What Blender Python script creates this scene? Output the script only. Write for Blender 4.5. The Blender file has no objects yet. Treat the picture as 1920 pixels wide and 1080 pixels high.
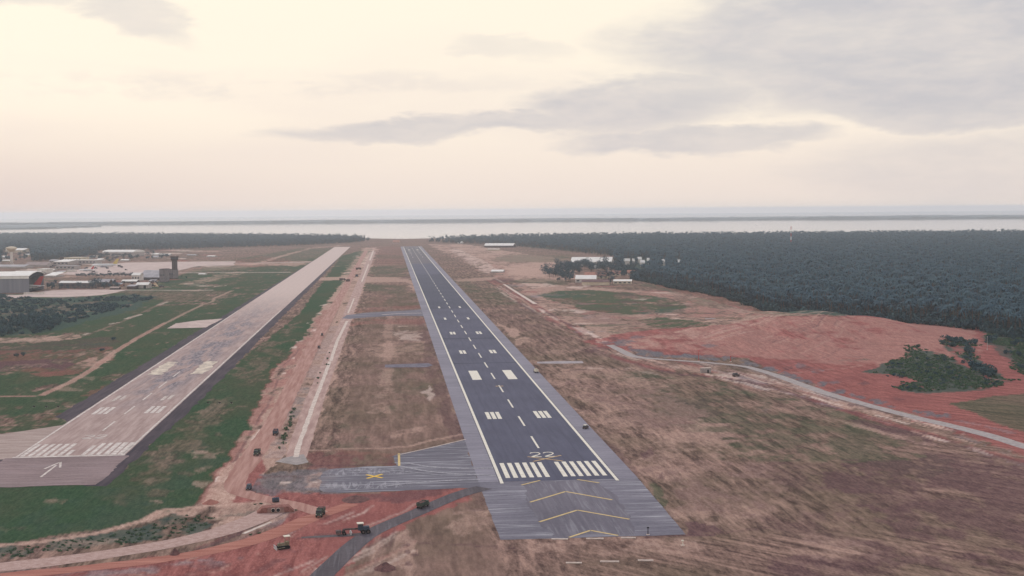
import bpy, bmesh, math, random
import numpy as np
from mathutils import Matrix, Vector, Euler

random.seed(7); RNG = np.random.default_rng(11)
S = bpy.context.scene
COL = S.collection
R = math.radians

# ------------------------------------------------------------------ camera
F, PITCH, YAW, ROLL = 2497.14, 0.0581644, 0.0916653, -0.0076112
CAM = np.array([-62.596, -493.990, 101.788])
FW = np.array([math.sin(YAW)*math.cos(PITCH), math.cos(YAW)*math.cos(PITCH), -math.sin(PITCH)])
_r = np.array([math.cos(YAW), -math.sin(YAW), 0.0]); _u = np.cross(_r, FW)
RT = math.cos(ROLL)*_r + math.sin(ROLL)*_u
UP = -math.sin(ROLL)*_r + math.cos(ROLL)*_u
cd = bpy.data.cameras.new('camera'); cam = bpy.data.objects.new('camera', cd); COL.objects.link(cam)
cam.matrix_world = Matrix(((RT[0], UP[0], -FW[0], CAM[0]), (RT[1], UP[1], -FW[1], CAM[1]), (RT[2], UP[2], -FW[2], CAM[2]), (0, 0, 0, 1)))
cd.sensor_width = 36; cd.lens = 36*F/1920; cd.clip_start = 1; cd.clip_end = 120000
S.camera = cam

def G(px, py):
    """a point seen in the photograph -> the place on the ground it stands on"""
    d = FW*F + RT*(px-960) + UP*(540-py)
    t = CAM[2]/-d[2]
    return (CAM[0]+d[0]*t, CAM[1]+d[1]*t)
def depth(p):
    return float(np.dot(np.array([p[0], p[1], 0.0])-CAM, FW))
def project(V):
    q = V-CAM; dp = q@FW; dp = np.where(dp < 20, 20, dp)
    return 960+F*(q@RT)/dp, 540-F*(q@UP)/dp, dp

# ------------------------------------------------------------------ node helpers
class NT:
    def __init__(s, tree): s.t = tree; s.n = tree.nodes; s.l = tree.links
    def new(s, ty, **k):
        n = s.n.new(ty)
        for a, b in k.items(): setattr(n, a, b)
        return n
    def put(s, sock, v):
        if hasattr(v, 'is_linked') or hasattr(v, 'links'): s.l.new(v, sock)
        else:
            try: sock.default_value = v
            except Exception: sock.default_value = tuple(v)+(1.0,)
    def math(s, op, a, b=0.0, clamp=False):
        n = s.new('ShaderNodeMath', operation=op); n.use_clamp = clamp
        s.put(n.inputs[0], a); s.put(n.inputs[1], b); return n.outputs[0]
    def ss(s, v, lo, hi, a=0.0, b=1.0):
        n = s.new('ShaderNodeMapRange'); n.interpolation_type = 'SMOOTHSTEP'
        s.put(n.inputs[0], v); s.put(n.inputs[1], lo); s.put(n.inputs[2], hi); s.put(n.inputs[3], a); s.put(n.inputs[4], b)
        return n.outputs[0]
    def mix(s, f, a, b, mode='MIX'):
        n = s.new('ShaderNodeMix', data_type='RGBA'); n.blend_type = mode
        s.put(n.inputs[0], f)
        for i, v in ((6, a), (7, b)):
            if isinstance(v, (tuple, list)): v = tuple(v)+((1.0,) if len(v) == 3 else ())
            s.put(n.inputs[i], v)
        return n.outputs[2]
    def noise(s, vec, scale=1.0, detail=4.0, rough=0.55, dist=0.0):
        n = s.new('ShaderNodeTexNoise'); s.l.new(vec, n.inputs['Vector'])
        n.inputs['Scale'].default_value = scale; n.inputs['Detail'].default_value = detail
        n.inputs['Roughness'].default_value = rough; n.inputs['Distortion'].default_value = dist
        return n.outputs[0]
    def mapping(s, vec, scale=(1, 1, 1), loc=(0, 0, 0), rot=(0, 0, 0)):
        n = s.new('ShaderNodeMapping'); s.l.new(vec, n.inputs[0])
        n.inputs['Scale'].default_value = scale; n.inputs['Location'].default_value = loc; n.inputs['Rotation'].default_value = rot
        return n.outputs[0]
    def sep(s, vec):
        n = s.new('ShaderNodeSeparateXYZ'); s.l.new(vec, n.inputs[0]); return n.outputs
    def comb(s, x, y, z=0.0):
        n = s.new('ShaderNodeCombineXYZ')
        for i, v in enumerate((x, y, z)): s.put(n.inputs[i], v)
        return n.outputs[0]
def new_mat(name, rough=0.9, spec=0.02):
    m = bpy.data.materials.new(name); m.use_nodes = True
    t = NT(m.node_tree); b = m.node_tree.nodes['Principled BSDF']
    b.inputs['Roughness'].default_value = rough
    b.inputs['Specular IOR Level'].default_value = spec
    return m, t, b
def speckle(name, c1, c2, scale=0.4, stretch=(1, 1, 1), rough=0.9, spec=0.03, lo=0.35, hi=0.65, coord='Object', metallic=0.0):
    m, t, b = new_mat(name, rough, spec)
    tc = t.new('ShaderNodeTexCoord').outputs[coord]
    v = t.mapping(tc, stretch)
    n = t.math('ADD', t.math('MULTIPLY', t.noise(v, scale, 5), .7), t.math('MULTIPLY', t.noise(tc, scale*4, 3), .3))
    t.put(b.inputs['Base Color'], t.mix(t.ss(n, lo, hi), c1, c2))
    b.inputs['Metallic'].default_value = metallic
    return m

# ------------------------------------------------------------------ world: hazy sky under thin dusk cloud
SUN_EL, SUN_AZ = R(34), R(-28)
W = bpy.data.worlds.new('World'); S.world = W; W.use_nodes = True
t = NT(W.node_tree); W.node_tree.nodes.clear()
sky = t.new('ShaderNodeTexSky', sky_type='NISHITA'); sky.sun_disc = False
sky.sun_elevation = SUN_EL; sky.sun_rotation = SUN_AZ; sky.altitude = 100; sky.air_density = 1.5; sky.dust_density = 3
d = t.new('ShaderNodeTexCoord').outputs['Generated']
sx, sy, sz = t.sep(d)
az = t.math('ARCTAN2', sx, sy); el = t.math('ARCSINE', sz)
U = t.math('ADD', t.math('MULTIPLY', az, 24.97), 7.24)            # hundredths of an angle unit, zero left of the runway
V = t.math('MULTIPLY', el, 24.97)
cv = t.comb(U, t.math('MULTIPLY', V, 3.2), 0.0)
n1 = t.noise(cv, 0.32, 8, .58, .3); n2 = t.noise(t.mapping(cv, (1, 1, 1), (7.3, 2.1, 4)), 0.9, 6, .6, .2)
n3 = t.noise(t.mapping(cv, (1, 1.6, 1), (1.7, 9.1, 2)), 0.16, 5, .5)
wu = t.math('ADD', U, t.math('MULTIPLY', t.math('SUBTRACT', n1, .5), 4.2))
wv = t.math('ADD', V, t.math('ADD', t.math('MULTIPLY', t.math('SUBTRACT', n1, .5), .75), t.math('MULTIPLY', t.math('SUBTRACT', n2, .5), .55)))
def blob(cu, cvv, ru, rv, soft=.45, slope=0.0):
    a = t.math('DIVIDE', t.math('SUBTRACT', wu, cu), ru)
    b_ = t.math('DIVIDE', t.math('SUBTRACT', t.math('SUBTRACT', wv, cvv), t.math('MULTIPLY', t.math('SUBTRACT', wu, cu), slope)), rv)
    r2 = t.math('ADD', t.math('MULTIPLY', a, a), t.math('MULTIPLY', b_, b_))
    return t.ss(r2, 1.0-soft, 1.0+soft, 1.0, 0.0)
clear_lo = t.mix(t.ss(U, -3.0, 8.0), (.76, .645, .62), (.92, .80, .725))
clear = t.mix(t.ss(V, .1, 2.3), clear_lo, (1.05, .94, .80))
clear = t.mix(t.math('MULTIPLY', t.ss(n3, .42, .7), t.ss(V, .3, 1.2, 0, .4)), clear, (.88, .77, .72))
clear = t.mix(t.ss(V, 2.0, 4.0), clear, (1.06, .96, .80))
clear = t.mix(t.ss(V, 5.0, 14.0), clear, (.69, .72, .85))
c = t.math('MAXIMUM', blob(17.9, 2.95, 6.1, 1.35, .42, .02), t.math('MULTIPLY', blob(12.9, 1.28, 2.1, .26, .7, .0), .85))
c = t.math('MAXIMUM', c, t.math('MAXIMUM', blob(17.8, 1.8, 2.9, .42, .6, -.02), t.math('MULTIPLY', blob(12.0, 1.95, 2.2, .5, .7, .05), .9)))
c = t.math('MAXIMUM', c, t.math('MULTIPLY', blob(8.9, 1.6, 3.6, .21, .8, .05), .8))
c = t.math('MAXIMUM', c, t.math('MULTIPLY', blob(18.6, .75, 3.6, .6, .9, .02), .5))
c2 = t.math('MAXIMUM', blob(.3, 3.82, 1.9, .2, .9), blob(2.6, 3.58, 1.4, .34, .9, -.22))
c2 = t.math('MAXIMUM', t.math('MULTIPLY', c2, .6), t.math('MULTIPLY', blob(9.4, 2.98, 1.2, .2, .95, -.06), .3))
c2 = t.math('MAXIMUM', c2, t.math('MULTIPLY', t.math('MULTIPLY', blob(4.5, 2.35, 6, .22, .95, .01), t.ss(n2, .4, .65)), .3))
gen = t.math('MULTIPLY', t.ss(n1, .52, .68), t.ss(V, 4.6, 9.0, 0.0, .75))  # the rest of the sky, above the frame
c = t.math('MAXIMUM', t.math('MAXIMUM', c, c2), gen)
grey = t.mix(t.ss(n2, .28, .74), (.575, .565, .605), (.72, .67, .665))
colr = t.mix(t.math('MULTIPLY', c, t.ss(n3, .25, .6, .72, .95)), clear, grey)
bg1 = t.new('ShaderNodeBackground'); t.put(bg1.inputs[0], sky.outputs[0]); bg1.inputs[1].default_value = 0.08
bg2 = t.new('ShaderNodeBackground'); t.put(bg2.inputs[0], colr); bg2.inputs[1].default_value = 1.0
mx = t.new('ShaderNodeMixShader'); mx.inputs[0].default_value = 0.94
t.l.new(bg1.outputs[0], mx.inputs[1]); t.l.new(bg2.outputs[0], mx.inputs[2])
t.l.new(mx.outputs[0], t.new('ShaderNodeOutputWorld').inputs[0])

sl = bpy.data.lights.new('sun', 'SUN'); sl.energy = 1.4; sl.angle = R(10); sl.color = (1, .93, .82)
so = bpy.data.objects.new('sun', sl); COL.objects.link(so)
dirv = Vector((math.sin(SUN_AZ)*math.cos(SUN_EL), math.cos(SUN_AZ)*math.cos(SUN_EL), math.sin(SUN_EL)))
so.rotation_euler = dirv.to_track_quat('Z', 'Y').to_euler(); so.location = (0, 0, 400)
S.view_settings.view_transform = 'Standard'; S.view_settings.look = 'None'
S.view_settings.exposure = 0.0; S.view_settings.gamma = 1.0
S.cycles.max_bounces = 6; S.cycles.diffuse_bounces = 2; S.cycles.volume_bounces = 2
S.cycles.transparent_max_bounces = 8; S.cycles.use_denoising = True

# ------------------------------------------------------------------ object helpers
def tag(o, label=None, cat=None, group=None, kind=None):
    if label: o['label'] = label
    if cat: o['category'] = cat
    if group: o['group'] = group
    if kind: o['kind'] = kind
    return o
def mesh_obj(name, verts, faces, mat, parent=None, smooth=False, mats=None, fmat=None):
    me = bpy.data.meshes.new(name); me.from_pydata([tuple(v) for v in verts], [], [tuple(f) for f in faces])
    for m in (mats or [mat]): me.materials.append(m)
    if fmat is not None: me.polygons.foreach_set('material_index', fmat)
    if smooth: me.polygons.foreach_set('use_smooth', [True]*len(me.polygons))
    me.update()
    o = bpy.data.objects.new(name, me); COL.objects.link(o)
    if parent is not None: o.parent = parent
    return o
def empty(name, loc, rz=0.0, label=None, cat=None, group=None):
    o = bpy.data.objects.new(name, None); COL.objects.link(o)
    o.location = loc; o.rotation_euler = (0, 0, rz); o.empty_display_size = 1
    return tag(o, label, cat, group)
def copy_tree(o, parent=None):
    c = o.copy(); COL.objects.link(c)
    if parent is not None: c.parent = parent
    for ch in list(o.children): copy_tree(ch, c)
    return c
class MB:
    """collects boxes, cylinders and prisms, built as ONE mesh"""
    def __init__(s): s.v = []; s.f = []
    def add(s, v, f):
        k = len(s.v); s.v += [tuple(p) for p in v]; s.f += [tuple(i+k for i in q) for q in f]; return s
    def box(s, c, d, taper=1.0, rz=0.0, ry=0.0):
        x, y, z = d[0]/2, d[1]/2, d[2]/2
        b = min(x, y, z)*.16
        pts = []
        for zz, kx, ky in ((-z, x-b, y-b), (-z+b, x, y), (z-b, x*taper, y*taper), (z, x*taper-b, y*taper-b)):
            pts += [(-kx, -ky, zz), (kx, -ky, zz), (kx, ky, zz), (-kx, ky, zz)]
        m = Matrix.Translation(c) @ Euler((0, ry, rz)).to_matrix().to_4x4()
        pts = [m @ Vector(p) for p in pts]
        f = [(3, 2, 1, 0), (12, 13, 14, 15)]
        for k in range(3):
            for i in range(4):
                j = (i+1) % 4; f.append((k*4+i, k*4+j, k*4+4+j, k*4+4+i))
        return s.add(pts, f)
    def tube(s, a, b, r0, r1=None, n=10):
        r1 = r0 if r1 is None else r1
        a, b = Vector(a), Vector(b); q = (b-a).to_track_quat('Z', 'Y')
        v = []
        for p, r in ((a, r0), (b, r1)):
            for i in range(n):
                v.append(p + q @ Vector((r*math.cos(2*math.pi*i/n), r*math.sin(2*math.pi*i/n), 0)))
        f = [(i, (i+1) % n, n+(i+1) % n, n+i) for i in range(n)] + [tuple(range(n-1, -1, -1)), tuple(range(n, 2*n))]
        return s.add(v, f)
    def lathe(s, c, prof, n=14):
        v = []; f = []
        for (r, z) in prof:
            for i in range(n):
                v.append((c[0]+r*math.cos(2*math.pi*i/n), c[1]+r*math.sin(2*math.pi*i/n), c[2]+z))
        for k in range(len(prof)-1):
            for i in range(n):
                j = (i+1) % n; f.append((k*n+i, k*n+j, k*n+n+j, k*n+n+i))
        f += [tuple(range(n-1, -1, -1)), tuple(range((len(prof)-1)*n, len(prof)*n))]
        return s.add(v, f)
    def prism(s, prof, axis, lo, hi):
        """profile in the two other axes, extruded along axis"""
        n = len(prof); v = []
        for e in (lo, hi):
            for a, b in prof:
                v.append({'x': (e, a, b), 'y': (a, e, b), 'z': (a, b, e)}[axis])
        f = [(i, (i+1) % n, n+(i+1) % n, n+i) for i in range(n)] + [tuple(range(n-1, -1, -1)), tuple(range(n, 2*n))]
        return s.add(v, f)
    def build(s, name, mat, parent=None, smooth=False):
        o = mesh_obj(name, s.v, s.f, mat, parent, smooth)
        bm = bmesh.new(); bm.from_mesh(o.data); bmesh.ops.recalc_face_normals(bm, faces=bm.faces); bm.to_mesh(o.data); bm.free()
        return o

def vnoise(x, y, scale, seed):
    """smooth value noise, -1..1"""
    x = np.asarray(x)/scale+1000.0; y = np.asarray(y)/scale+1000.0
    xi = np.floor(x).astype(np.int64); yi = np.floor(y).astype(np.int64); fx = x-xi; fy = y-yi
    fx = fx*fx*(3-2*fx); fy = fy*fy*(3-2*fy)
    def h(a, b):
        k = (a*374761393+b*668265263+seed*974634777) & 0xffffffff
        k = ((k ^ (k >> 13))*1274126177) & 0xffffffff
        return ((k ^ (k >> 16)) & 0xffff)/32767.5-1
    return (h(xi, yi)*(1-fx)+h(xi+1, yi)*fx)*(1-fy)+(h(xi, yi+1)*(1-fx)+h(xi+1, yi+1)*fx)*fy
def inside(px, py, poly):
    P = np.asarray(poly, float); r = np.zeros(px.shape, bool); j = len(P)-1
    for i in range(len(P)):
        xi, yi = P[i]; xj, yj = P[j]
        if yi != yj:
            r ^= ((yi > py) != (yj > py)) & (px < (xj-xi)*(py-yi)/(yj-yi)+xi)
        j = i
    return r
def seg_dist(x, y, pts):
    best = np.full(x.shape, 1e9)
    for (ax, ay), (bx, by) in zip(pts[:-1], pts[1:]):
        dx, dy = bx-ax, by-ay; tt = np.clip(((x-ax)*dx+(y-ay)*dy)/(dx*dx+dy*dy+1e-9), 0, 1)
        best = np.minimum(best, np.hypot(x-ax-tt*dx, y-ay-tt*dy))
    return best

# ------------------------------------------------------------------ ground cover map
DRY, GRASS, RED, TAN, GRAVEL, SOIL, SCRUB, PALE, ROCK = range(9)
STRK = R(50)
OPS = []
def P(cls, pts, op=.9, jit=4, patch=0.0): OPS.append(('p', cls, pts, op, jit, patch))        # outline given as sighted ground points
def WP(cls, pts, op=.9, jit=3, patch=0.0): OPS.append(('w', cls, pts, op, jit, patch))       # outline in metres
def L(cls, pts, w, op=.9, jit=2, patch=0.0): OPS.append(('l', cls, [G(*q) for q in pts], w, op, jit, patch))
def WL(cls, pts, w, op=.9, jit=2, patch=0.0): OPS.append(('l', cls, pts, w, op, jit, patch))

P(SCRUB, [(1150, 478), (1000, 464), (900, 452), (1200, 440), (2600, 430), (2600, 680), (2400, 660), (1920, 634), (1850, 616), (1720, 601), (1560, 590), (1470, 586), (1440, 580), (1340, 550), (1250, 535), (1195, 521), (1165, 503)], .95, 4)
# --- beyond and left of the old runway
P(GRASS, [(-500, 830), (-500, 560), (0, 552), (240, 545), (420, 490), (560, 466), (640, 464), (640, 470), (560, 530), (380, 640), (150, 800), (0, 812)], .92, 5, .10)
P(DRY, [(300, 470), (640, 462), (600, 480), (500, 500), (330, 502)], .5, 20, .3)
P(TAN, [(100, 520), (150, 500), (230, 491), (430, 488), (500, 500), (340, 512), (250, 520)], .35, 20, .3)
P(RED, [(420, 492), (500, 480), (540, 487), (560, 495), (480, 502)], .5, 20, .4)
L(TAN, [(470, 497), (540, 477), (580, 466), (640, 460)], 16, .7, 8, .3)
L(TAN, [(330, 472), (420, 470), (500, 466)], 18, .5, 10, .4)
P(TAN, [(420, 496), (560, 489), (590, 490), (560, 499)], .7, 10, .2)
P(TAN, [(330, 534), (370, 524), (420, 512), (470, 508), (440, 520), (380, 530)], .55, 8, .45)
P(DRY, [(230, 546), (400, 546), (440, 545), (420, 560), (330, 565), (250, 560)], .6, 10, .3)
P(SCRUB, [(-500, 640), (-500, 556), (0, 550), (80, 560), (150, 556), (250, 552), (290, 556), (250, 580), (170, 600), (100, 622), (0, 632)], .9, 6, .08)
P(DRY, [(-100, 590), (50, 578), (150, 566), (210, 560), (150, 578), (60, 600), (-50, 612)], .6, 5, .4)
P(GRASS, [(160, 606), (230, 590), (290, 585), (260, 598), (170, 612)], .6, 4)
P(TAN, [(-300, 640), (0, 634), (60, 634), (150, 626), (155, 632), (110, 640), (0, 643), (-300, 650)], .8, 3, .2)
P(SOIL, [(-300, 700), (-300, 648), (0, 642), (150, 636), (200, 630), (220, 640), (200, 655), (130, 660), (0, 668)], .38, 4, .3)
L(SOIL, [(-300, 658), (0, 653), (70, 649), (150, 646), (185, 641)], 5, .75, 3, .2)
P(RED, [(-300, 664), (0, 657), (140, 655), (215, 650), (210, 675), (170, 690), (110, 702), (60, 696), (-300, 700)], .45, 4, .35)
P(SOIL, [(-300, 690), (0, 679), (60, 675), (125, 672), (145, 684), (120, 696), (100, 690), (60, 690), (0, 697), (-300, 702)], .85, 3, .15)
P(RED, [(60, 700), (110, 698), (170, 690), (150, 702), (90, 707)], .55, 3, .2)
P(TAN, [(150, 680), (215, 655), (225, 662), (180, 690), (140, 692)], .6, 3, .35)
L(TAN, [(-300, 752), (0, 744), (75, 742), (130, 718), (175, 692), (205, 667), (255, 635), (310, 606)], 4.6, .75, 1.6)
L(RED, [(-300, 752), (0, 744), (75, 742), (130, 718), (175, 692), (205, 667), (255, 635), (310, 606)], 3.4, .35, 1.6, .3)
L(TAN, [(310, 606), (380, 571), (398, 566), (401, 559), (436, 545)], 4, .55, 2)
L(PALE, [(236, 598), (262, 590)], 5, .7, 1.5); L(PALE, [(205, 608), (225, 604)], 4, .6, 1.5); L(PALE, [(158, 628), (168, 625)], 4, .5, 1.5); L(PALE, [(296, 572), (312, 566)], 6, .5, 2)
L(DRY, [(80, 636), (160, 630), (240, 598), (300, 570), (330, 555)], 4, .5, 2)
P(RED, [(145, 742), (205, 719), (200, 728), (165, 742)], .4, 4, .3); P(RED, [(60, 780), (120, 774), (100, 788), (70, 790)], .35, 4, .3)
# --- between the runways
P(GRASS, [(-500, 912), (0, 910), (205, 905), (420, 700), (560, 590), (640, 480), (700, 464), (692, 480), (662, 510), (652, 525), (622, 562), (604, 590), (562, 645), (520, 690), (506, 710), (481, 782), (457, 830), (427, 865), (402, 903), (386, 940), (290, 968), (130, 1000), (0, 1020), (-500, 1040)], .97, 2.2)
P(SCRUB, [(-500, 960), (0, 935), (200, 925), (330, 880), (420, 790), (400, 880), (350, 940), (150, 985), (-500, 1030)], .22, 14, .4)
P(DRY, [(250, 900), (330, 820), (430, 720), (500, 640), (560, 600), (540, 650), (470, 730), (410, 820), (340, 880), (280, 915)], .5, 8, .5)
P(DRY, [(640, 486), (700, 464), (690, 476), (655, 498), (620, 500)], .3, 12, .4)
WP(TAN, [(-131, 1450), (-134, 800), (-134, 500), (-137, 350), (-131, 180), (-129, 60), (-130, -22), (-118, -30), (-108, 60), (-98, 100), (-97, 1450)], .8, 2.2, .12)
WP(RED, [(-131, 900), (-135, 500), (-139, 370), (-132, 180), (-130, 60), (-131, -25), (-126, -25), (-125, 60), (-126, 900)], .55, 2.2, .3)
WL(SOIL, [(-130, 500), (-134, 380), (-128, 250), (-127, 100), (-127, 20)], 1.4, .5, 1.5, .2); WL(SOIL, [(-116.2, 900), (-116, 500), (-114.5, 250), (-115, 120)], 1.6, .4, 1.2, .25)
WP(SCRUB, [(-113, 330), (-113, 90), (-109.5, 90), (-109.5, 330)], .45, 1.5, .45); WP(GRAVEL, [(-115, 700), (-115, 60), (-108, 60), (-108, 700)], .35, 1.5, .4)
WP(TAN, [(-134, 3300), (-136, 2200), (-140, 1700), (-132, 1450), (-97, 1450), (-94, 3300)], .8, 9, .25)
WP(PALE, [(-112, 3300), (-116, 2000), (-100, 2000), (-98, 3300)], .5, 7, .35)
for q in [(588, 619, 6), (598, 588, 6), (605, 572, 5), (569, 664, 2.4), (552, 652, 4), (546, 672, 2.5), (533, 700, 3), (560, 640, 3), (574, 606, 3), (540, 690, 2), (522, 728, 2.6), (665, 480, 14), (650, 512, 8)]:
    x, y = G(q[0], q[1]); r = q[2]*random.uniform(.7, 1.1)
    WP(PALE, [(x-r*.5, y-r*2.6), (x+r*.4, y-r*1.8), (x+r*.8, y), (x+r*.6, y+r*2.4), (x-r*.5, y+r*1.4), (x-r*.2, y)], .7, 2.5, .2)
P(PALE, [(400, 905), (412, 891), (435, 893), (450, 890), (452, 900), (440, 908), (436, 896), (425, 908)], .8, 1.5, .1)
P(PALE, [(441, 908), (446, 890), (462, 898), (474, 902), (472, 916), (455, 913)], .8, 1.5, .1)
P(PALE, [(478, 822), (486, 806), (496, 800), (492, 815), (482, 828)], .7, 2)
# the middle field
WP(DRY, [(-86, -10), (-86, 3300), (-31, 3300), (-31, 60), (-60, 30)], .9, 2)
P(GRASS, [(600, 835), (640, 770), (690, 770), (705, 800), (690, 840)], .28, 8, .5); P(GRASS, [(715, 770), (720, 690), (800, 690), (815, 770), (770, 780)], .3, 8, .5)
P(GRASS, [(735, 580), (730, 545), (680, 545), (685, 533), (765, 535), (785, 575)], .5, 10, .3); P(GRASS, [(685, 518), (700, 500), (760, 500), (765, 518)], .55, 12, .3)
P(RED, [(690, 498), (695, 462), (756, 462), (762, 496)], .25, 12, .2); P(GRASS, [(700, 485), (705, 478), (757, 478), (760, 485)], .4, 12, .3)
WP(RED, [(-84, 1150), (-84, 860), (-34, 860), (-34, 1150)], .14, 6, .5)
WL(TAN, [(-62, 900), (-64, 500), (-66, 250), (-67, 150)], 8, .42, 6, .4)
P(TAN, [(700, 645), (800, 640), (806, 668), (705, 672)], .4, 8, .55); P(PALE, [(745, 612), (790, 610), (795, 640), (750, 636)], .4, 6, .6)
P(PALE, [(795, 735), (805, 722), (818, 745), (812, 752)], .45, 2); P(TAN, [(735, 810), (815, 785), (820, 792), (740, 822)], .5, 6, .5); P(TAN, [(690, 755), (725, 755), (722, 800), (700, 800)], .45, 5, .3)
P(SOIL, [(788, 604), (800, 602), (812, 640), (872, 824), (838, 826), (815, 740), (800, 690), (795, 640)], .5, 3, .2)
P(RED, [(660, 600), (800, 594), (802, 606), (790, 610), (700, 606), (655, 612)], .4, 4, .3)
P(SOIL, [(575, 850), (640, 846), (690, 858), (738, 852), (742, 873), (650, 876), (580, 882)], .55, 2.5, .2); P(RED, [(575, 846), (650, 842), (738, 850), (742, 870), (580, 880)], .35, 3, .3)
L(TAN, [(580, 845), (650, 842), (760, 838), (820, 823), (872, 812)], 3, .55, 2, .2); L(SOIL, [(572, 874), (640, 873), (740, 870)], 2.5, .6, 1)
P(SOIL, [(700, 683), (715, 684), (800, 678), (812, 686), (800, 691), (706, 691)], .4, 2)
P(RED, [(655, 580), (700, 576), (790, 572), (790, 578), (700, 584), (655, 588)], .35, 3, .2)
P(TAN, [(655, 522), (690, 519), (768, 521), (785, 545), (776, 546), (766, 529), (680, 530)], .7, 5)
P(SOIL, [(752, 518), (768, 518), (768, 523), (752, 523)], .5, 4)
P(TAN, [(588, 526), (600, 520), (660, 519), (660, 524), (600, 526)], .8, 4); L(TAN, [(610, 500), (680, 497), (765, 496)], 8, .6, 3)
# works at the end of the haul road
P(TAN, [(384, 946), (405, 905), (430, 870), (470, 840), (480, 880), (450, 915), (470, 940), (430, 948)], .8, 2, .15)
P(RED, [(440, 945), (448, 925), (445, 905), (458, 870), (480, 850), (505, 880), (482, 900), (505, 925), (650, 928), (760, 922), (880, 914), (908, 916), (900, 930), (845, 960), (780, 985), (700, 1015), (640, 1080), (560, 1160), (-300, 1160), (-300, 1100), (0, 1082), (250, 1055), (400, 1030), (500, 1000), (540, 975), (560, 955), (500, 950), (440, 945)], .93, 3)
for k in range(60):                                                  # wheel tracks and churned earth
    x = RNG.uniform(430, 760); y = RNG.uniform(950, 1075); y = max(y, 1075-.33*(x-200)+RNG.uniform(-8, 20)); l_ = RNG.uniform(30, 120)
    L([SOIL, TAN, RED, SOIL, PALE][k % 5], [(x-l_, y+l_*.42), (x, y), (x+l_*.6, y-l_*.33)], RNG.uniform(.7, 2.2), RNG.uniform(.25, .55), 2.5, .35)
for k in range(26):
    x = RNG.uniform(60, 420); y = 1072-.07*x+RNG.uniform(4, 30); L([SOIL, TAN, GRAVEL][k % 3], [(x-60, y+9), (x, y), (x+60, y-9)], RNG.uniform(.8, 2), RNG.uniform(.2, .45), 2, .35)
for k in range(18):
    x = RNG.uniform(690, 760); y = RNG.uniform(1000, 1085); L([TAN, SOIL][k % 2], [(x-8, y+26), (x, y), (x+8, y-26)], RNG.uniform(.4, 1), RNG.uniform(.2, .4), 1, .3)
P(ROCK, [(474, 906), (488, 892), (520, 884), (570, 880), (640, 876), (640, 928), (580, 930), (530, 924), (500, 932), (478, 924)], .72, 2.5, .12)
P(GRAVEL, [(520, 890), (560, 884), (630, 882), (640, 925), (570, 925), (530, 915)], .6, 4, .5); P(TAN, [(560, 890), (600, 886), (620, 905), (590, 922), (560, 912)], .5, 4, .5)
P(PALE, [(520, 906), (532, 902), (542, 905), (536, 909), (524, 909)], .75, 1.2, .1); L(SOIL, [(486, 896), (520, 893), (560, 894)], 3, .5, 2, .2); L(PALE, [(580, 905), (610, 900), (640, 902)], 1.6, .4, 1.5, .3)
P(TAN, [(330, 958), (395, 940), (440, 944), (498, 948), (470, 965), (440, 990), (400, 1000), (390, 985), (420, 975), (380, 968), (330, 966)], .8, 2, .15)
P(SCRUB, [(-500, 1062), (0, 1022), (100, 1012), (250, 988), (330, 962), (375, 968), (395, 985), (370, 1000), (250, 1018), (120, 1036), (0, 1050), (-500, 1100)], .8, 3, .25)
P(TAN, [(0, 1046), (60, 1030), (130, 1018), (240, 1012), (200, 1025), (90, 1036)], .35, 3, .5)
L(TAN, [(-300, 1040), (0, 1023), (60, 1018), (180, 1001), (270, 976), (300, 958), (370, 952), (440, 944), (500, 941)], 3.2, .85, 1.2)
P(TAN, [(262, 980), (290, 958), (340, 952), (330, 960), (285, 975)], .7, 1.5, .2)
P(SOIL, [(630, 932), (740, 924), (840, 916), (870, 918), (820, 932), (740, 942), (660, 945)], .6, 3, .3)
P(SOIL, [(560, 1010), (600, 1002), (650, 1000), (600, 1010)], .5, 2); P(SOIL, [(545, 1025), (640, 1010), (600, 1030), (550, 1040)], .3, 4, .5)
P(GRAVEL, [(-200, 1085), (300, 1063), (432, 1044), (440, 1050), (400, 1062), (250, 1075), (-200, 1120)], .5, 3, .4)
P(GRAVEL, [(478, 1000), (500, 985), (540, 962), (560, 950), (552, 965), (520, 990)], .5, 2, .4)
L(SOIL, [(330, 1080), (420, 1060), (500, 1040), (560, 1020)], 3, .5, 2.5, .4); L(SOIL, [(400, 1090), (470, 1062), (520, 1050), (540, 1075)], 2.5, .45, 2, .4)
L(PALE, [(560, 1075), (600, 1050), (660, 1020), (700, 1000), (760, 965)], 1.2, .3, 1, .3); L(PALE, [(580, 950), (610, 945), (640, 955)], 2.5, .4, 1.5, .3)
L(TAN, [(460, 998), (530, 968), (565, 950)], 2.2, .6, 1, .3); L(PALE, [(0, 1082), (150, 1068), (330, 1046), (470, 1015)], 2.2, .35, 1.2)
P(DRY, [(770, 985), (830, 960), (908, 917), (938, 1014), (1100, 1012), (1290, 1003), (1500, 1160), (740, 1160), (760, 1080), (780, 1030)], .95, 3)
P(TAN, [(860, 960), (905, 945), (925, 990), (938, 1015), (890, 1012), (850, 990)], .42, 4, .4); P(TAN, [(740, 1010), (775, 990), (790, 1080), (740, 1120)], .5, 3, .5)
P(TAN, [(930, 1016), (1290, 1008), (1330, 1030), (1100, 1045), (940, 1040)], .4, 5, .5); L(SOIL, [(790, 1018), (880, 1022), (960, 1026)], 2.2, .5, 1.2, .2)
P(SOIL, [(870, 930), (908, 922), (914, 955), (870, 956)], .4, 3, .3)
for x, y in [(762, 1024), (770, 1058), (780, 1040), (765, 1036)]: P(SOIL, [(x-8, y), (x, y-4), (x+8, y), (x, y+4)], .7, 1)
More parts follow.
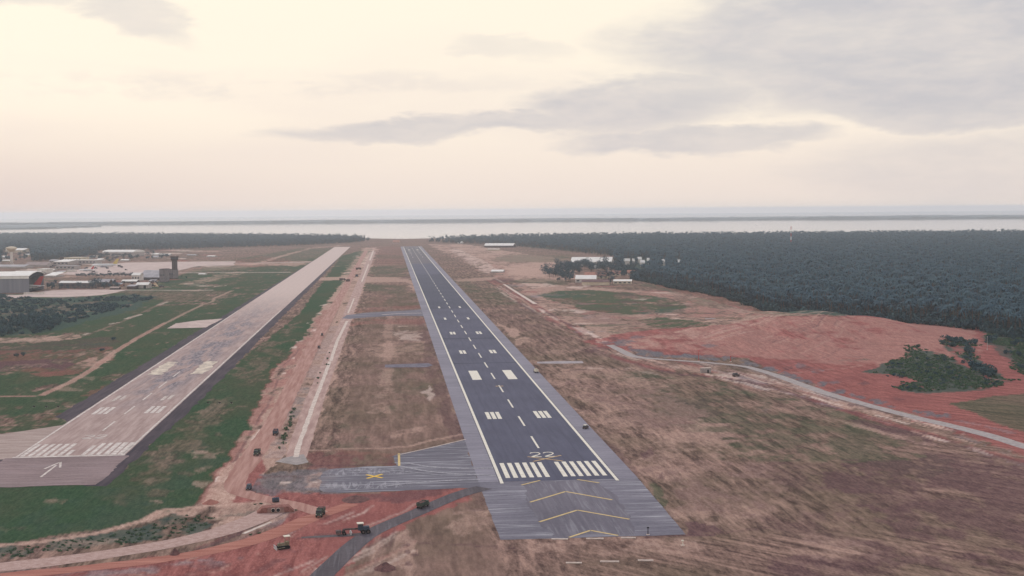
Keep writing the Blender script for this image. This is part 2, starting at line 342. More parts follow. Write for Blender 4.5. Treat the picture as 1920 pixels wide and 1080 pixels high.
# --- right of the runway
P(GRASS, [(1200, 705), (1400, 720), (1620, 800), (1760, 860), (1700, 900), (1560, 860), (1400, 850), (1260, 780)], .45, 22, .38)
P(TAN, [(1060, 690), (1180, 690), (1300, 760), (1500, 960), (1300, 1000), (1130, 830)], .38, 12, .48)
P(SOIL, [(1560, 860), (1760, 840), (1920, 868), (2400, 960), (2400, 1160), (1480, 1160), (1500, 1060), (1650, 980)], .68, 20, .26)
P(SOIL, [(1200, 860), (1500, 860), (1700, 950), (1500, 1010), (1300, 960)], .4, 18, .5); P(SOIL, [(1100, 720), (1300, 720), (1480, 760), (1300, 800), (1180, 790)], .35, 18, .5)
P(TAN, [(1480, 1000), (1700, 1000), (1760, 1050), (1500, 1060)], .35, 8, .6)
P(SOIL, [(1660, 790), (1740, 812), (1880, 858), (1860, 870), (1700, 830), (1640, 800)], .5, 4, .35)
P(SOIL, [(1275, 976), (1330, 985), (1345, 1000), (1290, 1004)], .8, 2, .1); L(SOIL, [(1210, 1006.5), (1290, 1004), (1335, 1004)], 2.6, .85, .8)
L(SOIL, [(1335, 1000), (1420, 990), (1460, 986)], 2, .5, 1.5, .3); L(SOIL, [(1125, 820), (1165, 855), (1190, 888)], 4, .55, 2, .3); P(GRASS, [(1205, 902), (1225, 903), (1260, 948), (1248, 955)], .6, 2)
P(SOIL, [(1200, 850), (1222, 836), (1222, 854), (1205, 860)], .6, 1.5); P(SOIL, [(1225, 896), (1240, 885), (1240, 895)], .5, 1.5)
P(GRASS, [(850, 525), (940, 525), (975, 548), (1000, 570), (920, 570), (870, 545)], .45, 12, .4)
P(SOIL, [(900, 570), (1010, 580), (1080, 630), (1000, 675), (950, 620)], .2, 8, .4)
WP(TAN, [(34, 720), (34, 500), (46, 520), (42, 640)], .7, 4, .2); P(TAN, [(1010, 660), (1060, 655), (1075, 690), (1030, 690)], .4, 5, .4)
P(TAN, [(800, 458), (870, 458), (1000, 478), (1080, 488), (1070, 505), (1090, 522), (1010, 530), (930, 520), (880, 495)], .78, 14, .3)
P(RED, [(830, 462), (880, 478), (940, 500), (960, 524), (1050, 540), (1000, 548), (930, 524), (870, 490)], .3, 14, .45)
P(PALE, [(840, 468), (860, 466), (920, 495), (935, 512), (910, 512), (870, 488)], .45, 8, .3)
P(GRASS, [(920, 488), (940, 478), (1070, 478), (1060, 492), (960, 492)], .5, 14, .3); P(DRY, [(1000, 470), (1140, 472), (1140, 484), (1000, 480)], .6, 14, .3)
P(TAN, [(940, 500), (1000, 492), (1064, 492), (1068, 505), (1020, 520), (960, 515)], .6, 6)
P(SOIL, [(880, 523), (920, 524), (965, 522), (975, 530), (930, 531)], .6, 6, .2); P(TAN, [(855, 525), (890, 521), (935, 519), (920, 526), (860, 528)], .6, 4)
P(GRASS, [(950, 528), (1000, 522), (1060, 526), (1060, 534), (990, 534)], .5, 6, .3)
P(PALE, [(975, 531), (1020, 531), (1050, 536), (1000, 541)], .6, 4, .2)
P(TAN, [(960, 530), (1100, 538), (1200, 545), (1330, 550), (1440, 580), (1480, 590), (1350, 612), (1200, 625), (1130, 650), (1090, 610), (1040, 590), (1000, 560)], .6, 8, .25)
P(SOIL, [(1060, 585), (1100, 575), (1160, 590), (1240, 605), (1250, 620), (1170, 615), (1100, 605)], .35, 8, .4)
P(GRASS, [(1005, 553), (1040, 545), (1100, 543), (1180, 548), (1260, 562), (1290, 575), (1250, 585), (1180, 590), (1110, 585), (1060, 570)], .9, 6, .12)
P(SCRUB, [(1010, 552), (1060, 546), (1120, 548), (1100, 556), (1030, 560)], .4, 5, .3); P(SCRUB, [(1190, 585), (1260, 578), (1285, 582), (1260, 588), (1200, 590)], .6, 4, .2)
P(GRASS, [(1195, 600), (1240, 594), (1300, 602), (1340, 604), (1330, 612), (1270, 618), (1220, 612)], .9, 4, .15)
P(GRASS, [(1350, 612), (1380, 606), (1450, 596), (1440, 602), (1370, 611)], .6, 3, .4)
P(RED, [(1160, 545), (1250, 552), (1330, 575), (1420, 590), (1380, 600), (1330, 596), (1250, 590), (1290, 576), (1260, 562), (1180, 548)], .45, 6, .35)
L(TAN, [(1225, 534), (1300, 547), (1400, 573), (1490, 593)], 4.5, .7, 2, .15); P(GRASS, [(1185, 524), (1250, 532), (1340, 548), (1440, 574), (1470, 580), (1450, 580), (1400, 569), (1300, 543), (1220, 532)], .85, 4, .1)
P(GRASS, [(1290, 560), (1340, 556), (1390, 572), (1350, 580), (1300, 572)], .5, 5, .35)
P(RED, [(1225, 535), (1250, 532), (1330, 548), (1440, 585), (1400, 582), (1320, 560), (1260, 545)], .7, 4, .2)
P(GRASS, [(1180, 530), (1250, 536), (1340, 552), (1440, 584), (1520, 592), (1440, 590), (1330, 562), (1240, 545)], .4, 5, .35)
P(RED, [(1100, 640), (1160, 625), (1240, 616), (1350, 610), (1460, 592), (1620, 592), (1830, 604), (1850, 620), (1920, 700), (2400, 760), (2400, 980), (1920, 850), (1700, 780), (1560, 735), (1400, 672), (1250, 664), (1150, 655)], .95, 5)
P(TAN, [(1160, 640), (1250, 620), (1480, 592), (1620, 594), (1830, 606), (1840, 660), (1640, 690), (1400, 668), (1200, 655)], .30, 8, .05)
P(TAN, [(1170, 640), (1220, 622), (1330, 612), (1300, 640), (1200, 655)], .4, 5, .4)
L(TAN, [(1230, 640), (1330, 622), (1470, 606)], 4, .35, 3, .3); L(TAN, [(1250, 655), (1380, 640), (1520, 615)], 4, .3, 3, .3); L(SOIL, [(1240, 648), (1360, 630), (1500, 610)], 2.5, .3, 3, .3); L(TAN, [(1480, 650), (1560, 640), (1620, 612)], 4, .3, 3, .3)
L(SOIL, [(1560, 610), (1650, 620), (1730, 640)], 3, .3, 3, .3); L(TAN, [(1620, 600), (1730, 618), (1810, 630)], 3, .3, 3, .3); L(SOIL, [(1420, 690), (1520, 675), (1640, 668)], 2.5, .3, 3, .3); L(TAN, [(1480, 700), (1580, 690), (1700, 672)], 3, .3, 3, .3)
for k in range(16):
    o_ = RNG.uniform(-1, 1); a0_ = [(1190+30*o_, 648+8*o_), (1320, 634+18*o_), (1460, 614+22*o_), (1600, 606+16*o_+4), (1740, 622+14*o_)]
    i0 = RNG.integers(0, 2); L([TAN, SOIL, TAN, PALE][k % 4], a0_[i0:i0+RNG.integers(3, 5)], RNG.uniform(1.2, 3), RNG.uniform(.18, .42), 3, .35)
for k in range(9):
    o_ = RNG.uniform(-1, 1); L([SOIL, TAN][k % 2], [(1480+60*o_, 660+16*o_), (1560+50*o_, 640+10*o_), (1600+40*o_, 612+4*o_), (1590+60*o_, 598)], RNG.uniform(1.2, 2.6), .32, 2, .3)
P(SCRUB, [(1616, 698), (1660, 682), (1700, 672), (1702, 655), (1745, 658), (1790, 675), (1840, 700), (1860, 722), (1850, 730), (1740, 736), (1690, 732), (1700, 720), (1730, 712), (1690, 703), (1650, 702)], .9, 3, .1)
P(SCRUB, [(1776, 650), (1800, 643), (1828, 648), (1826, 664), (1850, 690), (1900, 716), (1870, 716), (1810, 676), (1778, 662)], .9, 3, .12)
P(SCRUB, [(1850, 615), (1920, 622), (2400, 640), (2400, 760), (1960, 720), (1920, 700), (1870, 660), (1845, 640)], .8, 4, .25)
P(SOIL, [(1850, 630), (1920, 640), (1920, 700), (1870, 670)], .2, 3, .3)
P(SCRUB, [(1480, 574), (1560, 576), (1720, 588), (1850, 608), (1920, 624), (2400, 655), (2400, 600), (1700, 560), (1480, 560)], .9, 2)
P(SCRUB, [(1570, 676), (1600, 672), (1635, 674), (1600, 679)], .6, 2, .3)
P(GRASS, [(1782, 757), (1860, 744), (1920, 738), (2400, 730), (2400, 860), (1920, 808), (1860, 790)], .85, 2); P(DRY, [(1782, 757), (1860, 744), (1920, 738), (2400, 730), (2400, 860), (1920, 808), (1860, 790)], .4, 2)
L(SOIL, [(1090, 640), (1150, 668), (1220, 690), (1270, 702), (1330, 706), (1400, 715), (1470, 733), (1560, 762), (1700, 805), (1820, 840), (2000, 890)], 5.5, .85, 2.2, .1)
L(SOIL, [(1600, 790), (1700, 815), (1800, 842), (1920, 880)], 9, .6, 5, .4); L(TAN, [(1560, 785), (1700, 822), (1850, 862)], 6, .5, 5, .45)
L(RED, [(925, 526), (960, 545), (1010, 575), (1060, 605), (1110, 642), (1150, 668), (1220, 690), (1330, 704), (1400, 712), (1470, 730), (1560, 760), (1700, 802), (1820, 836), (2000, 886)], 5.5, .55, 2, .2)
L(TAN, [(922, 529), (955, 548), (1003, 577), (1050, 607)], 3, .6, 1.5, .2)
P(PALE, [(1330, 704), (1380, 697), (1440, 706), (1470, 722), (1400, 714)], .5, 3, .2); P(TAN, [(1190, 678), (1300, 685), (1360, 690), (1340, 702), (1240, 690)], .5, 4, .3)
L(PALE, [(1110, 690), (1180, 690), (1260, 705)], 8, .35, 4, .4); L(GRAVEL, [(1280, 680), (1400, 690), (1480, 712), (1640, 770)], 8, .3, 4, .3)
L(SOIL, [(1005, 571), (1050, 600), (1078, 615)], 3.5, .8, 1.2); L(PALE, [(1080, 614), (1118, 632)], 3.2, .7, 1.2)
L(GRAVEL, [(1900, 812), (1850, 800), (1800, 790)], 4, .4, 3, .4)
CLEAR = [(930, 520), (1060, 532), (1180, 538), (1330, 556), (1440, 588), (1380, 606), (1240, 616), (1160, 632), (1100, 640), (1040, 592), (985, 558)]
for k in range(150):                                                  # broken ground of the clearing below the wood
    x, y = RNG.uniform(930, 1440), RNG.uniform(524, 636)
    if not inside(np.array([x]), np.array([y]), CLEAR)[0]: continue
    l_ = RNG.uniform(10, 46); h_ = RNG.uniform(.8, 2.6); P([TAN, RED, GRASS, SOIL, PALE, GRASS, RED, GRAVEL][k % 8], [(x-l_, y+.5), (x-l_*.3, y-h_), (x+l_, y-h_*.3), (x+l_*.4, y+h_)], RNG.uniform(.3, .65), 4, .25)
for k in range(90):                                                   # bare and dry places in the grass left and right of the old runway
    x, y = (RNG.uniform(0, 420), RNG.uniform(555, 790)) if k % 2 else (RNG.uniform(0, 470), RNG.uniform(840, 1000))
    l_ = RNG.uniform(8, 40); h_ = RNG.uniform(1.5, 6)*((y-390)/420); P([DRY, SCRUB, DRY, TAN, GRASS][k % 5], [(x-l_, y+.5), (x-l_*.3, y-h_), (x+l_, y-h_*.4), (x+l_*.4, y+h_)], RNG.uniform(.2, .5), 4, .4)
for k in range(90):                                                   # yards, verges and bare lots around the airport buildings
    x, y = RNG.uniform(60, 430), RNG.uniform(466, 545); l_ = RNG.uniform(8, 40); h_ = RNG.uniform(.6, 1.8)
    P([PALE, SOIL, TAN, GRASS, RED, SCRUB][k % 6], [(x-l_, y+.3), (x-l_*.3, y-h_), (x+l_, y-h_*.3), (x+l_*.4, y+h_)], RNG.uniform(.35, .7), 8, .2)
for k in range(90):                                                   # grey rock heaps along the drain
    tt = RNG.random(); xs = np.array([1150, 1200, 1260, 1370, 1440, 1500, 1580, 1700, 1780]); ys = np.array([638, 662, 667, 673, 690, 711, 736, 770, 785])
    x = 1150+tt*620+RNG.normal()*6; y = float(np.interp(x, xs, ys))+RNG.normal()*2.2-1
    w_ = RNG.uniform(4, 15); P(ROCK, [(x-w_, y), (x-w_*.4, y-2.4), (x+w_*.5, y-1.6), (x+w_, y+1.5), (x, y+3)], RNG.uniform(.55, .9), 1.6)
PA = [(1130, 662), (1220, 690), (1330, 706), (1470, 733), (1560, 762), (1700, 805), (1820, 840), (1960, 880)]; PB = [(1150, 652), (1250, 678), (1330, 684), (1450, 706), (1560, 745), (1700, 783), (1850, 820), (1960, 855)]
for k in range(110):                                                  # churned ground between the grass edge and the drain
    u_ = RNG.uniform(0, 6.95); i_ = int(u_); f_ = u_-i_; v_ = RNG.uniform(-.25, 1.0)
    x = (PA[i_][0]*(1-f_)+PA[i_+1][0]*f_)*(1-v_)+(PB[i_][0]*(1-f_)+PB[i_+1][0]*f_)*v_; y = (PA[i_][1]*(1-f_)+PA[i_+1][1]*f_)*(1-v_)+(PB[i_][1]*(1-f_)+PB[i_+1][1]*f_)*v_
    l_ = RNG.uniform(14, 60); sl_ = .29; L([TAN, RED, SOIL, TAN, PALE, GRAVEL][k % 6], [(x-l_, y-l_*sl_), (x, y), (x+l_, y+l_*sl_)], RNG.uniform(1.2, 4.5), RNG.uniform(.35, .75), 3, .3)
for k in range(60):                                                   # the same disturbed band running on up the field
    u_ = RNG.uniform(0, 1); x = 925+225*u_+RNG.uniform(-14, 16); y = 528+136*u_+RNG.uniform(-5, 5); l_ = RNG.uniform(8, 26)
    L([TAN, RED, SOIL, PALE, RED][k % 5], [(x-l_, y-l_*.6), (x, y), (x+l_, y+l_*.6)], RNG.uniform(1.5, 4.5), RNG.uniform(.35, .7), 3, .3)
for q in [(1190, 632), (1175, 640), (1500, 685), (1530, 695), (1330, 648), (1560, 716), (1440, 765+5)]:
    P(ROCK, [(q[0]-16, q[1]), (q[0], q[1]-4), (q[0]+18, q[1]), (q[0], q[1]+5)], .6, 2.5, .3)
for q in [(1120, 650), (1135, 642), (1150, 634), (1165, 636), (1185, 640), (1140, 656), (1110, 658), (1480, 690), (1510, 690), (1620, 718), (1660, 775), (1600, 760), (1690, 745)]:
    P(ROCK if q[0] % 2 else SOIL, [(q[0]-12, q[1]), (q[0], q[1]-3.5), (q[0]+14, q[1]), (q[0], q[1]+4)], .6, 2.5, .3)

def paint(V):
    n = len(V); Wt = np.zeros((n, 12), np.float32); Wt[:, DRY] = 1
    x, y = V[:, 0], V[:, 1]
    big = [vnoise(x, y, 46, s) for s in (1, 2)]; mid = [vnoise(x, y, 15, s) for s in (3, 4)]; sml = [vnoise(x, y, 5, s) for s in (5, 6)]
    jx = .5*big[0]+.6*mid[0]+.4*sml[0]; jy = (.5*big[1]+.6*mid[1]+.4*sml[1])*2.2
    pn = .45*vnoise(x, y*.5, 22, 8)+.45*vnoise(x, y*.5, 7, 9)+.3*vnoise(x, y*.6, 2.5, 10)
    px, py, dp = project(V); sc = F/dp; sv = F*CAM[2]/dp**2
    for o in OPS:
        if o[0] == 'l':
            _, c_, pts, w_, op, jit, patch = o
            a0 = np.asarray(pts); m = (x > a0[:, 0].min()-w_-30) & (x < a0[:, 0].max()+w_+30) & (y > a0[:, 1].min()-w_-60) & (y < a0[:, 1].max()+w_+60)
            i = np.nonzero(m)[0]
            if not len(i): continue
            dd = seg_dist(x[i]+jx[i]*jit*.5, y[i]+jy[i]*jit*.5, pts)
            a = np.clip((w_/2-dd)/max(.8, w_*.18)+.5, 0, 1)*op
        else:
            ty, c_, pts, op, jit, patch = o; a0 = np.asarray(pts, float)
            X, Y, ax, ay = (px, py, jx*jit*sc, jy*jit*sv) if ty == 'p' else (x, y, jx*jit, jy*jit)
            m = (X > a0[:, 0].min()-40) & (X < a0[:, 0].max()+40) & (Y > a0[:, 1].min()-40) & (Y < a0[:, 1].max()+40)
            i = np.nonzero(m)[0]
            if not len(i): continue
            a = (.5*inside(X[i]+ax[i], Y[i]+ay[i], pts)+.5*inside(X[i]+ax[i]*1.5, Y[i]+ay[i]*.6, pts))*op
        if patch: a = a*np.clip(.5+(pn[i]+.5-patch)/.35, 0, 1)
        Wt[i] *= (1-a)[:, None]; Wt[i, c_] += a
    return Wt
def grid_mesh(name, Vtx, rows, cols, mat, smooth=True):
    me = bpy.data.meshes.new(name); n = rows*cols
    idx = np.arange(n, dtype=np.int32).reshape(rows, cols)
    q = np.stack([idx[:-1, :-1], idx[:-1, 1:], idx[1:, 1:], idx[1:, :-1]], -1).reshape(-1, 4)
    me.vertices.add(n); me.vertices.foreach_set('co', np.ascontiguousarray(Vtx, np.float32).ravel())
    me.loops.add(q.size); me.loops.foreach_set('vertex_index', q.ravel())
    me.polygons.add(len(q)); me.polygons.foreach_set('loop_start', np.arange(0, q.size, 4, dtype=np.int32))
    me.update(calc_edges=True)
    if smooth: me.polygons.foreach_set('use_smooth', np.ones(len(q), bool))
    wt = paint(np.asarray(Vtx, float))
    for k, nm in enumerate(('cover_a', 'cover_b', 'cover_c')):
        at = me.attributes.new(nm, 'FLOAT_COLOR', 'POINT'); at.data.foreach_set('color', np.ascontiguousarray(wt[:, k*4:k*4+4]).ravel())
    me.materials.append(mat)
    o = bpy.data.objects.new(name, me); COL.objects.link(o); return o

def ground_material():
    m, t, b = new_mat('ground_cover', 1.0, 0.0)
    tc = t.new('ShaderNodeTexCoord').outputs['Object']
    streak = t.noise(t.mapping(tc, (.26, .030, .2), (0, 0, 0), (0, 0, .10)), 1.0, 6, .62, .5)
    tuft = t.noise(t.mapping(tc, (.62, .15, .4), (0, 0, 0), (0, 0, .12)), 1.0, 5, .66)
    fine = t.noise(t.mapping(tc, (1.5, .6, 1)), 1.0, 5, .7); big = t.noise(tc, .014, 4, .55)
    streak2 = t.noise(t.mapping(t.mapping(tc, rot=(0, 0, STRK)), (.032, .24, .2), (3, 7, 0)), 1.0, 6, .62, .5)
    ox, oy, oz = t.sep(tc)
    wmix = t.math('MAXIMUM', t.ss(t.math('ADD', ox, t.math('MULTIPLY', oy, -.35)), 90, 175), t.ss(oy, -84, -100)); wmix = t.math('MULTIPLY', wmix, t.ss(ox, -40, 20))
    mxs = t.new('ShaderNodeMix'); t.put(mxs.inputs[0], wmix); t.put(mxs.inputs[2], streak); t.put(mxs.inputs[3], streak2); streak = mxs.outputs[0]
    nn = t.math('ADD', t.math('MULTIPLY', streak, .52), t.math('ADD', t.math('MULTIPLY', tuft, .30), t.math('MULTIPLY', fine, .18)))
    calm = t.math('MULTIPLY', t.math('MULTIPLY', t.ss(ox, -88, -82), t.ss(ox, -30, -34)), .5)
    a = t.math('ADD', t.math('MULTIPLY', t.ss(nn, .36, .68), t.math('SUBTRACT', 1.0, calm)), t.math('MULTIPLY', calm, .42)); a2 = t.ss(t.math('ADD', t.math('MULTIPLY', tuft, .5), t.math('MULTIPLY', fine, .5)), .34, .66); bg = t.ss(big, .35, .65)
    dry = t.mix(a, (.068, .041, .038), (.45, .288, .228)); dry = t.mix(t.math('MULTIPLY', bg, .5), dry, t.mix(a, (.060, .054, .034), (.19, .148, .095)))
    grass = t.mix(a2, (.022, .056, .030), (.054, .102, .052)); grass = t.mix(t.math('MULTIPLY', t.ss(t.noise(t.mapping(tc, (1, .35, 1)), .03, 5, .6), .36, .66), .7), grass, t.mix(a2, (.054, .060, .036), (.098, .100, .060)))
    red = t.mix(a, (.185, .060, .055), (.42, .160, .140)); red = t.mix(t.math('MULTIPLY', t.ss(fine, .5, .7), .3), red, (.52, .27, .235)); red = t.mix(t.math('MULTIPLY', t.ss(t.noise(tc, .035, 5, .6), .45, .7), .55), red, (.21, .075, .072))
    tan = t.mix(a2, (.36, .21, .165), (.60, .42, .34))
    grav = t.mix(a2, (.16, .13, .14), (.36, .30, .30)); soil = t.mix(a2, (.078, .040, .046), (.17, .098, .098))
    scrub = t.mix(a2, (.030, .060, .056), (.080, .112, .084)); pale = t.mix(a2, (.56, .42, .36), (.80, .65, .56))
    out = None
    va = t.new('ShaderNodeAttribute', attribute_name='cover_a'); vb = t.new('ShaderNodeAttribute', attribute_name='cover_b'); vc = t.new('ShaderNodeAttribute', attribute_name='cover_c')
    rock = t.mix(a2, (.085, .080, .090), (.21, .195, .205))
    ws = []
    for n_ in (va, vb, vc):
        sp = t.new('ShaderNodeSeparateColor'); t.l.new(n_.outputs['Color'], sp.inputs[0]); ws += list(sp.outputs[:3])+[n_.outputs['Alpha']]
    for w_, c_ in zip(ws, (dry, grass, red, tan, grav, soil, scrub, pale, rock)):
        k = t.new('ShaderNodeVectorMath', operation='SCALE'); t.l.new(c_, k.inputs[0]); t.l.new(w_, k.inputs['Scale'])
        if out is None: out = k.outputs[0]
        else:
            s_ = t.new('ShaderNodeVectorMath', operation='ADD'); t.l.new(out, s_.inputs[0]); t.l.new(k.outputs[0], s_.inputs[1]); out = s_.outputs[0]
    t.l.new(out, b.inputs['Base Color'])
    bp = t.new('ShaderNodeBump'); bp.inputs['Strength'].default_value = .5; bp.inputs['Distance'].default_value = .6
    t.l.new(nn, bp.inputs['Height']); t.l.new(bp.outputs[0], b.inputs['Normal'])
    return m
M_GROUND = ground_material()
hf = np.array([math.sin(YAW), math.cos(YAW)]); hr = np.array([math.cos(YAW), -math.sin(YAW)])
ds = 240*1.0058**np.arange(572); us = np.arange(-.56, .5601, .00095)
Dg, Ug = np.meshgrid(ds, us, indexing='ij')
gx = CAM[0]+Dg*(hf[0]+Ug*hr[0]); gy = CAM[1]+Dg*(hf[1]+Ug*hr[1])
ground = tag(grid_mesh('ground', np.stack([gx.ravel(), gy.ravel(), np.zeros(gx.size)], 1), *gx.shape, M_GROUND), kind='structure')

# the broad red spoil hill on the right
def hill_h(x, y):
    pts = [G(1300, 644), G(1400, 636), G(1490, 632), G(1580, 632), G(1670, 638), G(1760, 652)]
    amp = [5.5, 10.5, 16.0, 17.0, 14.0, 8.5]; h = np.zeros_like(x)
    pts = [(p[0]*1.0, p[1]) for p in pts]
    for (cx, cy), a in zip(pts, amp):
        r2 = ((x-cx)/58)**2+((y-cy-60)/np.where(y > cy+60, 110, 148))**2
        h = np.maximum(h, a*np.exp(-r2*1.3)*1.0)
    h = h + .5*vnoise(x+y*.3, y*.35, 34, 31)*np.clip(h/4, 0, 1)+.22*vnoise(x, y, 11, 32)*np.clip(h/3, 0, 1)
    return h-1.0
hx, hy = np.meshgrid(np.arange(20, 600, 1.6), np.arange(230, 980, 3.0))
hz = hill_h(hx, hy); HILL_LO = -.35
hz = np.maximum(hz, HILL_LO)
hill = tag(grid_mesh('earth_mound', np.stack([hx.ravel(), hy.ravel(), hz.ravel()], 1), *hx.shape, M_GROUND), kind='structure')
def ground_z(x, y):
    return max(0.0, float(hill_h(np.array([x]), np.array([y]))[0]))
def GH(px, py):
    """sighted point on the ground or the hill"""
    d = FW*F+RT*(px-960)+UP*(540-py); tt = CAM[2]/-d[2]; ta = tt*.7
    for k in range(400):
        s_ = ta+(tt-ta)*k/400; p = CAM+d*s_
        if p[2] <= ground_z(p[0], p[1]): return (p[0], p[1], ground_z(p[0], p[1]))
    return (CAM[0]+d[0]*tt, CAM[1]+d[1]*tt, 0.0)

M_LAND = speckle('far_land', (.060, .085, .098), (.11, .14, .15), .02)
mesh_obj('terrain', [(-26000, -1500, -.6), (26000, -1500, -.6), (26000, 6400, -.6), (-26000, 6400, -.6)], [(0, 1, 2, 3)], M_LAND)['kind'] = 'structure'

# ------------------------------------------------------------------ water and far shores
def water_mat(name, c1, c2, rough, bump):
    m, t, b = new_mat(name, rough, .5)
    tc = t.new('ShaderNodeTexCoord').outputs['Object']
    t.put(b.inputs['Base Color'], t.mix(t.ss(t.noise(t.mapping(tc, (.0006, .002, 1)), 1, 4), .35, .65), c1, c2)); b.inputs['IOR'].default_value = 1.33
    bp = t.new('ShaderNodeBump'); bp.inputs['Strength'].default_value = bump; bp.inputs['Distance'].default_value = .2
    t.l.new(t.noise(tc, .15, 3), bp.inputs['Height']); t.l.new(bp.outputs[0], b.inputs['Normal']); return m
M_WATER = water_mat('lagoon_water', (.40, .345, .30), (.48, .42, .37), .10, .03); M_SEA = water_mat('sea_water', (.10, .12, .15), (.14, .16, .19), .22, .12)

shore = [(-8000, 6150), G(-900, 440), G(-200, 440), G(100, 440), G(300, 443), G(480, 443), G(640, 446), G(720, 447.5), G(760, 448), G(800, 447), G(860, 446), G(960, 444.5), G(1200, 442), G(1500, 441), G(1920, 438), G(2300, 436), G(3000, 433), (9000, 4200)]
ws = [(p[0], p[1], .25) for p in shore]+[(42000, 4200, .25), (42000, 11400, .25), (-42000, 11400+0, .25), (-42000, 6150, .25)]
mesh_obj('sea', [(-42000, 11402, .25), (42000, 11402, .25), (42000, 31000, .25), (-42000, 31000, .25)], [(0, 1, 2, 3)], M_SEA)['kind'] = 'structure'
mesh_obj('lagoon', ws, [tuple(range(len(ws)))], M_WATER)['kind'] = 'structure'
def land(name, outline, h, mat, n=3):
    """a low wooded shore: outline raised to an uneven canopy"""
    pts = []
    for (ax, ay), (bx, by) in zip(outline, outline[1:]+outline[:1]):
        k = max(2, int(math.hypot(bx-ax, by-ay)/90))
        for i in range(k): pts.append((ax+(bx-ax)*i/k, ay+(by-ay)*i/k))
    N = len(pts); v = [(x, y, 0.0) for x, y in pts]
    v += [(x+random.uniform(-20, 20), y+random.uniform(-20, 20), h*random.uniform(.55, 1.15)) for x, y in pts]
    f = [(i, (i+1) % N, N+(i+1) % N, N+i) for i in range(N)]+[tuple(range(N, 2*N))]
    o = mesh_obj(name, v, f, mat); o['kind'] = 'structure'; return o
def band(xs, ylo, yhi): return [G(x, y) for x, y in zip(xs, ylo)]+[G(x, y) for x, y in zip(xs[::-1], yhi[::-1])]
xs = list(range(-900, 2900, 200))
hzy = lambda x: 540-F*math.tan(PITCH)-(x-960)*.0076
land('far_shore', band(xs, [hzy(x)+22.0+(.7 if x > 1500 else 0) for x in xs], [hzy(x)+20.6-(.6 if x > 1200 else 0) for x in xs]), 25, M_LAND)
land('peninsula', [G(-900, 434), G(-300, 431), G(0, 430.5), G(80, 429), G(150, 426.5), G(192, 425.5), G(180, 424), G(120, 423), G(0, 423.5), G(-900, 426)], 12, M_LAND)

# ------------------------------------------------------------------ pavements
def sheet(name, pts, z, mat, rag=0.0, step=4.0, parent=None, structure=True):
    out = []
    for (ax, ay), (bx, by) in zip(pts, pts[1:]+pts[:1]):
        k = max(1, int(math.hypot(bx-ax, by-ay)/step)) if rag else 1
        for i in range(k):
            x, y = ax+(bx-ax)*i/k, ay+(by-ay)*i/k
            if rag:
                x += rag*(float(vnoise(x, y, 9, 41))*.7+random.uniform(-.4, .4)); y += 1.5*rag*(float(vnoise(x, y, 9, 42))*.7+random.uniform(-.4, .4))
            out.append((x, y, z))
    o = mesh_obj(name, out, [tuple(range(len(out)))], mat, parent)
    bm = bmesh.new(); bm.from_mesh(o.data); bmesh.ops.triangulate(bm, faces=bm.faces); bmesh.ops.recalc_face_normals(bm, faces=bm.faces)
    for f in bm.faces:
        if f.normal.z < 0: f.normal_flip()
    bm.to_mesh(o.data); bm.free()
    if structure: o['kind'] = 'structure'
    return o
def ribbon(pts, w, z, rag=0.0):
    """quads along a line; w a number or one per point; returns verts, faces"""
    P2 = [];
    for k, ((ax, ay), (bx, by)) in enumerate(zip(pts[:-1], pts[1:])):
        n = max(1, int(math.hypot(bx-ax, by-ay)/6))
        w0, w1 = (w, w) if not isinstance(w, (list, tuple)) else (w[k], w[k+1])
        for i in range(n): P2.append((ax+(bx-ax)*i/n, ay+(by-ay)*i/n, w0+(w1-w0)*i/n))
    P2.append(pts[-1]+((w if not isinstance(w, (list, tuple)) else w[-1]),))
    A = np.array(P2); 
    for _ in range(3): A[1:-1] = .25*A[:-2]+.5*A[1:-1]+.25*A[2:]
    T = np.gradient(A[:, :2], axis=0); T /= np.linalg.norm(T, axis=1)[:, None]+1e-9
    v = []
    for (x, y, ww), (tx, ty) in zip(A, T):
        r0, r1 = (random.uniform(-rag, rag) for _ in range(2)) if rag else (0, 0)
        v += [(x-ty*-1*-(ww/2+r0), y-tx*(ww/2+r0)*1, z), (x-ty*(ww/2+r1), y+tx*(ww/2+r1), z)]
    v = [( (A[i//2, 0] + (T[i//2, 1] if i % 2 == 0 else -T[i//2, 1])*(A[i//2, 2]/2+(random.uniform(-rag, rag) if rag else 0))),
           (A[i//2, 1] + (-T[i//2, 0] if i % 2 == 0 else T[i//2, 0])*(A[i//2, 2]/2+(random.uniform(-rag, rag) if rag else 0))), z) for i in range(2*len(A))]
    f = [(2*i, 2*i+2, 2*i+3, 2*i+1) for i in range(len(A)-1)]
    return v, f
def strip(name, pts, w, z, mat, rag=0.0, parent=None):
    v, f = ribbon(pts, w, z, rag); o = mesh_obj(name, v, f, mat, parent)
    bm = bmesh.new(); bm.from_mesh(o.data)
    for q in bm.faces:
        q.normal_update()
        if q.normal.z < 0: q.normal_flip()
    bm.to_mesh(o.data); bm.free()
    if parent is None: o['kind'] = 'structure'
    return o
def rect(x0, y0, x1, y1): return [(x0, y0), (x1, y0), (x1, y1), (x0, y1)]
def quads(name, polys, z, mat, parent):
    v = []; f = []
    for p in polys:
        f.append(tuple(range(len(v), len(v)+len(p)))); v += [(x, y, z) for x, y in p]
    o = mesh_obj(name, v, f, mat, parent)
    bm = bmesh.new(); bm.from_mesh(o.data)
    for q in bm.faces:
        q.normal_update()
        if q.normal.z < 0: q.normal_flip()
    bm.to_mesh(o.data); bm.free(); return o
def bar(a, b, w):
    ax, ay = a; bx, by = b; d_ = math.hypot(bx-ax, by-ay); nx, ny = -(by-ay)/d_*w/2, (bx-ax)/d_*w/2
    return [(ax+nx, ay+ny), (bx+nx, by+ny), (bx-nx, by-ny), (ax-nx, ay-ny)]

